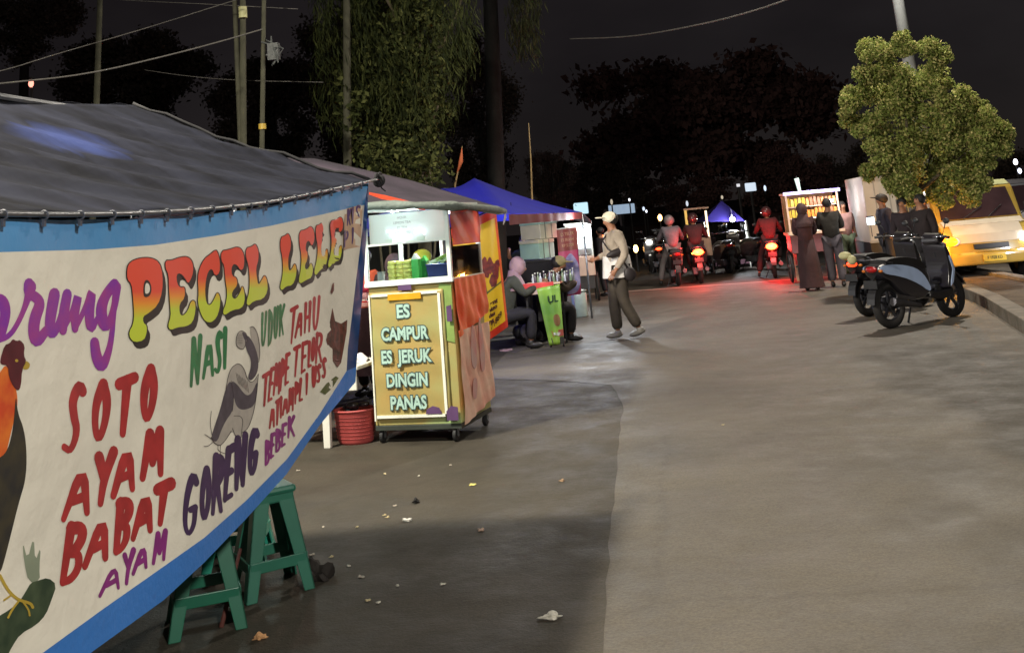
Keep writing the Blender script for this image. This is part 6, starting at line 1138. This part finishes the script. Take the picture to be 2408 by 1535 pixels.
# slim trunks and utility poles at left
WPOLE = mat('weathered_pole',(74,74,58),.85,var=.4,scale=5,bump=.5)
def pole(name,label,cat,pxt,pyt,pxb,pyb,Y,r,extra=None):
    a = AY(pxt,pyt,Y); c = AY(pxb,pyb,Y); d = (c-a)/(a.z-c.z); g_ = c+d*c.z; t = T(name,label,cat,(g_.x,g_.y,0))
    b = MB(); b.tube([g_,c,a,a-d*1.5],[r*1.1,r,r*.85,r*.8],10); b.build('shaft', WPOLE, t, world=True, smooth=True)
    return t
pole('utility_pole','leftmost pale pole standing alone behind the tent ridge','pole',236,-20,228,215,17,.055)
pole('utility_pole','left pole of the close pair above the tent','pole',551,-20,566,330,17,.05)
t = pole('utility_pole','right pole of the close pair, with a pale sleeve near the top','pole',571,-20,572,330,17,.06)
q = AY(571,30,16.95); b = MB(); b.cyl(q-Vector((0,0,.1)),q+Vector((0,0,.1)),.075,n=12); b.build('pale_sleeve', mat('pale_sleeve',(190,190,140),.6), t, world=True)
t = pole('utility_pole','thin pole with a yellow band and a tangled cable box','pole',621,-20,616,345,16,.042)
q = AY(617,298,16); b = MB(); b.cyl(q-Vector((0,0,.045)),q+Vector((0,0,.045)),.06,n=12); b.build('yellow_band', mat('yellow_band',(200,170,70),.5), t, world=True)
q = AY(630,110,16); random.seed(8); b = MB(); b.box(q+Vector((.1,0,-.1)),(.18,.12,.28))
for i in range(7): b.tube([q+Vector((random.uniform(-.1,.15),random.uniform(-.1,.1),random.uniform(.0,.2))),q+Vector((random.uniform(0,.25),random.uniform(-.1,.1),-.05)),q+Vector((random.uniform(-.05,.25),random.uniform(-.1,.1),random.uniform(-.35,-.15)))],.014,5)
b.build('cable_box', mat('grey_box_cables',(84,88,88),.6,var=.4,scale=20), t, world=True)
vt2 = pole('slim_tree','slim pale trunk rising between the tents with a few leaves','tree',815,-20,817,385,20,.085); pts = []
for i in range(14): pts.append(np.array(AY(rs.normal(820,18),rs.uniform(180,340),20))+rs.normal(size=(14,3))*.1)
leaves('leaf_tufts',np.concatenate(pts),.14,m1,vt2,.5,.55,rs=rs)
# wires
WIRE = mat('overhead_cable',(96,94,90),.6)
def wire(label,P,Y,r=.012,g=None):
    b = MB(); Q = [AY(x,y,Y+dy) for x,y,dy in P]; b.tube([tuple(p) for p in smooth_pl([tuple(q) for q in Q],2)],r,6); tag(b.build('overhead_cable', WIRE, smooth=True),label,'cable',g)
wire('thick cable sagging from the cable box pole down to the left edge of the photo',[(-120,210,-4),(0,197,-3),(200,177,-2),(400,130,-1),(520,98,-.5),(622,68,0)],16,.014)
wire('cable crossing above the thick one, rising from the left edge to the upper right',[(-120,190,-3),(0,170,-3),(130,128,-2),(300,80,-1),(430,40,0),(620,-20,0)],16.5,.009)
wire('thin level cable at the very top left',[(180,-8,0),(300,2,0),(480,10,0),(700,22,0)],17,.007)
wire('faint low cable running right behind the poles',[(340,165,0),(440,180,0),(560,190,0),(760,194,0)],17.5,.006)
wire('pale cable curving across the sky at top right of centre',[(1340,92,3),(1480,88,2),(1600,68,1),(1720,42,0),(1850,2,-1),(1990,-60,-2)],22,.016)
# lamp post behind the street tree
Yl = 21.2; a = AY(2108,-20,Yl); c = AY(2150,470,Yl); t = T('lamp_post','tall grey concrete lamp post rising behind the street tree','lamp post',(5.25,Yl,0)); top_ = Vector((5.25-.0,Yl,9.6))
k0 = AY(2112,0,Yl); b = MB(); b.tube([(k0.x+.02,Yl,.1),(k0.x,Yl,k0.z),(k0.x-.01,Yl,9.4)],[.14,.11,.09],14); b.build('shaft', mat('post_concrete',(150,156,160),.7,var=.25,scale=4), t, world=True, smooth=True)
b = MB(); b.tube([(k0.x,Yl,9.3),(k0.x-.2,Yl-.2,9.7),(5.0,20.6,9.8)],.04,8); b.box((4.95,20.5,9.78),(.5,.2,.1)); b.build('arm', METAL, t, world=True)
b = MB(); b.box((4.95,20.5,9.715),(.4,.15,.02)); b.build('lantern', mat('lantern_glow',(255,236,200),.5,emit=20), t, world=True)
for i,(x,y,z,lb) in enumerate(((-6.0,3.5,9.0,'street lamp behind the tents lighting the road'),(4.6,-3.5,5.6,'street lamp behind the photographer lighting the banner'))):
    sgn = 1 if x > 0 else -1; t = T('lamp_post',lb,'lamp post',(x+sgn*1.0,y,0)); b = MB(); b.tube([(x+sgn,y,0),(x+sgn,y,z-.3),(x+sgn*.6,y,z+.22),(x,y,z+.2)],[.09,.06,.045,.04],10); b.build('shaft', METAL, t, world=True, smooth=True); b = MB(); b.box((x,y,z+.14),(.5,.22,.08)); b.build('lantern_head', METAL, t, world=True); b = MB(); b.box((x,y,z+.095),(.36,.14,.01)); b.build('lantern', mat('lantern_glow',(255,236,200),.5,emit=20), t, world=True)
# ------------------------------------------------------------------ far trees and houses as dark masses, each its own
DL = [leafmat('far_dark_leaves',(58,52,48),(70,62,56),(80,70,64),.8),leafmat('far_red_leaves',(64,48,46),(76,56,54),(86,62,60),.8)]  # second leaf colour has the red light on the crowns put in
def fartree(label,px,py,prx,pry,Y,seed,m,n=2600,grp='dark trees beyond the stalls'):
    n = int(n*4); rs = np.random.RandomState(seed); c = AY(px,py,Y); R = prx/FOC*Y; Rz = pry/FOC*Y; t = T('shade_tree',label,'tree',(c.x,Y,0),0,grp); pts = []
    for k in range(34):
        d = rs.normal(size=3); d /= np.linalg.norm(d); f = rs.rand()**.35; cc = np.array(c)+d*np.array([R,R*.6,Rz])*f*.85; pts.append(cc+rs.normal(size=(n//34,3))*np.array([R,R,Rz])*.09)
    leaves('crown',np.concatenate(pts),R*.055,m,t,.1,.6,rs=rs); random.seed(seed); b = MB(); limb(b,(c.x,Y,0),(c.x,Y,max(1,c.z-Rz*.3)),R*.06+.1,R*.04+.05,.03)
    for k in range(4): limb(b,(c.x,Y,max(.8,c.z-Rz*.6)),(c.x+random.uniform(-.6,.6)*R,Y,c.z+random.uniform(-.1,.5)*Rz),R*.03+.04,.03,.1)
    b.build('trunk', mat('dim_bark',(52,52,44),.9), t, world=True, smooth=True)
fartree('huge dark rounded tree filling the sky above the far end of the road',1650,280,330,190,52,31,DL[1],9000)
fartree('dark tree left of the huge rounded one, over the lit boards',1400,430,150,75,46,32,DL[0],4500)
fartree('dark reddish tree low behind the far blue tent',1600,450,120,60,48,33,DL[1],3000)
fartree('dark tree behind the snack stall, right of the high lit sign',1850,420,130,75,44,34,DL[1],4000)
fartree('dark tree behind the white truck',2010,420,110,90,50,35,DL[0],3000)
fartree('dark tree between the blue tent and the willowy trunk',1290,430,80,80,36,36,DL[0],3000)
fartree('dim tree at far left behind the tent ridge',60,60,170,110,34,37,DL[0],4500)
fartree('black tree mass behind the leftmost pole',330,180,220,130,42,38,DL[0],6000)
fartree('black tree mass behind the pair of poles',640,250,190,150,40,39,DL[0],6000)
fartree('dark tree behind the climber tree',860,200,190,260,44,40,DL[0],7000)
fartree('dark tree behind the drooping foliage',1130,260,140,230,44,41,DL[0],6000)
fartree('dark tree at the far right edge behind the vans',2440,420,120,90,48,42,DL[0],3000)
def house(label,px0,px1,py,Y,col,roofc,h=None,lit=(),grp='low buildings at the far end'):
    a = AY(px0,py,Y); c = AY(px1,py,Y); z = (a.z+c.z)/2; w = c.x-a.x; t = T('low_building',label,'building',((a.x+c.x)/2,Y,0),0,grp)
    b = MB(); b.bb(-w/2,w/2,0,4,0,z); b.build('wall', mat('wall_%d'%px0,col,.9,var=.3,scale=1), t)
    b = MB(); b.prism([(-.4,z),(4.4,z),(2,z+.9)],-w/2-.3,w/2+.3,'x'); b.build('roof', mat('roof_%d'%px0,roofc,.9,var=.3,scale=3), t)
    n = max(2,int(w/2.2))
    for i in range(n):
        x = -w/2+w*(i+.5)/n; b = MB(); b.bb(x-.5,x+.5,-.03,.02,.9,min(2.1,z-.2)); f = b.build('window', mat('window_frame',(70,60,56),.6), t); b = MB(); b.bb(x-.43,x+.43,-.045,-.032,.97,min(2.03,z-.27)); b.build('pane', mat('lit_pane',(255,214,150),.4,emit=.35) if i in lit else mat('dark_pane',(24,20,22),.15), f)
house('long low dark building behind the far blue tent',1480,1760,520,56,(70,48,44),(52,38,38),lit=(1,4))
house('low dark building behind the snack stall',1790,2040,490,54,(74,50,48),(50,36,36),lit=(2,))
house('dark building behind the blue tent and the lit sign',1250,1440,545,58,(58,50,46),(44,38,38),lit=())
house('low building behind the vans at the right',2170,2480,460,52,(70,60,56),(48,40,40),lit=(1,))
house('dark building behind the first tent at left',-250,560,430,36,(34,36,36),(26,28,30))
# low wall behind the stalls
b = MB(); b.bb(-9,-8.8,-2,34,0,1.7); b.bb(-9.04,-8.76,-2,34,1.7,1.78); tag(b.build('boundary_wall', mat('old_plaster',(70,70,64),.9,var=.4,scale=1.5,bump=.4)),'old plastered boundary wall running behind the tents','wall')
# ------------------------------------------------------------------ street lamps and other light
def spot(name, loc, target, power, angle=150, blend=.6, size=.15, col=(1,.93,.82)):
    d = bpy.data.lights.new(name,'SPOT'); d.energy = power; d.spot_size = radians(angle); d.spot_blend = blend; d.shadow_soft_size = size; d.color = col
    o = bpy.data.objects.new(name,d); COL.objects.link(o); o.location = loc
    o.rotation_euler = (Vector(target)-Vector(loc)).to_track_quat('-Z','Y').to_euler(); return o
def pt(name, loc, power, col, size=.05):
    d = bpy.data.lights.new(name,'POINT'); d.energy = power; d.color = col; d.shadow_soft_size = size
    o = bpy.data.objects.new(name,d); COL.objects.link(o); o.location = Vector(loc); return o
spot('street_light_beam',(-6.0,3.5,9.0),(.5,9,0),8500,140,.5,.35,(1,.91,.75))
spot('street_light_beam',(4.95,20.5,9.65),(1.0,15,0),4500,140,.5,.15,(1,.90,.76))
spot('street_light_beam',(4.6,-3.5,5.6),(-1.4,5,1),3200,110,.6,.2,(1,.95,.86))
pt('kiosk_bulb_light',AY(1371,546,17.0)+Vector((.0,-.2,0)),160,(.9,.95,1),.08)
pt('far_tent_bulb_light',LF+Vector((0,-.25,0)),160,(.9,.95,1),.08)
pt('cart_case_light',cart.matrix_world@Vector((.40,.35,1.78)),26,(.9,.97,1),.05)
pt('case_ring_light',cart.matrix_world@Vector((.33,.028,1.62)),1.6,(.9,.97,1),.01)  # added glow at the reflection arcs, brightens the menu board
pt('warm_tent_light',(-3.2,9.6,1.9),26,(1,.55,.42),.08)
pt('kiosk_case_light',kk.matrix_world@Vector((0,.4,1.5)),40,(.92,.96,1),.05)
pt('foam_light',(-1.95,13.1,1.62),110,(1,.97,.9),.1)  # added fill that brightens the foam boxes
pt('under_tent_light',(-3.1,7.4,1.98),45,(.8,1,.95),.1)  # added fill for the white table and basket, source out of view
pt('tail_light_large',(AY(1822,560,24).x,GP(1830,655).y-.35,.75),110,(1,.04,.04),.06)
pt('tail_light_small',(AY(1640,615,25).x,GP(1648,668).y-.35,.72),80,(1,.05,.04),.06)
pt('amber_indicator_light',(LV.x-1.0,LV.y-.55,.80),70,(1,.42,.05),.06)
pt('van_headlight_light',(LV.x+.75,LV.y-.9,.74),30,(.95,.96,1),.08)
pt('snack_stall_light',(LPS.x,LPS.y-.25,LPS.z),10,(.95,.95,1),.04)
pt('snack_shelf_light',(st.location.x,YS-.45,zt-.05),26,(.9,.85,1),.1)
pt('truck_lamp_light',LPT+Vector((0,-.2,0)),8,(.9,.97,1),.05)
S.view_settings.exposure = .2
S.render.engine = 'CYCLES'
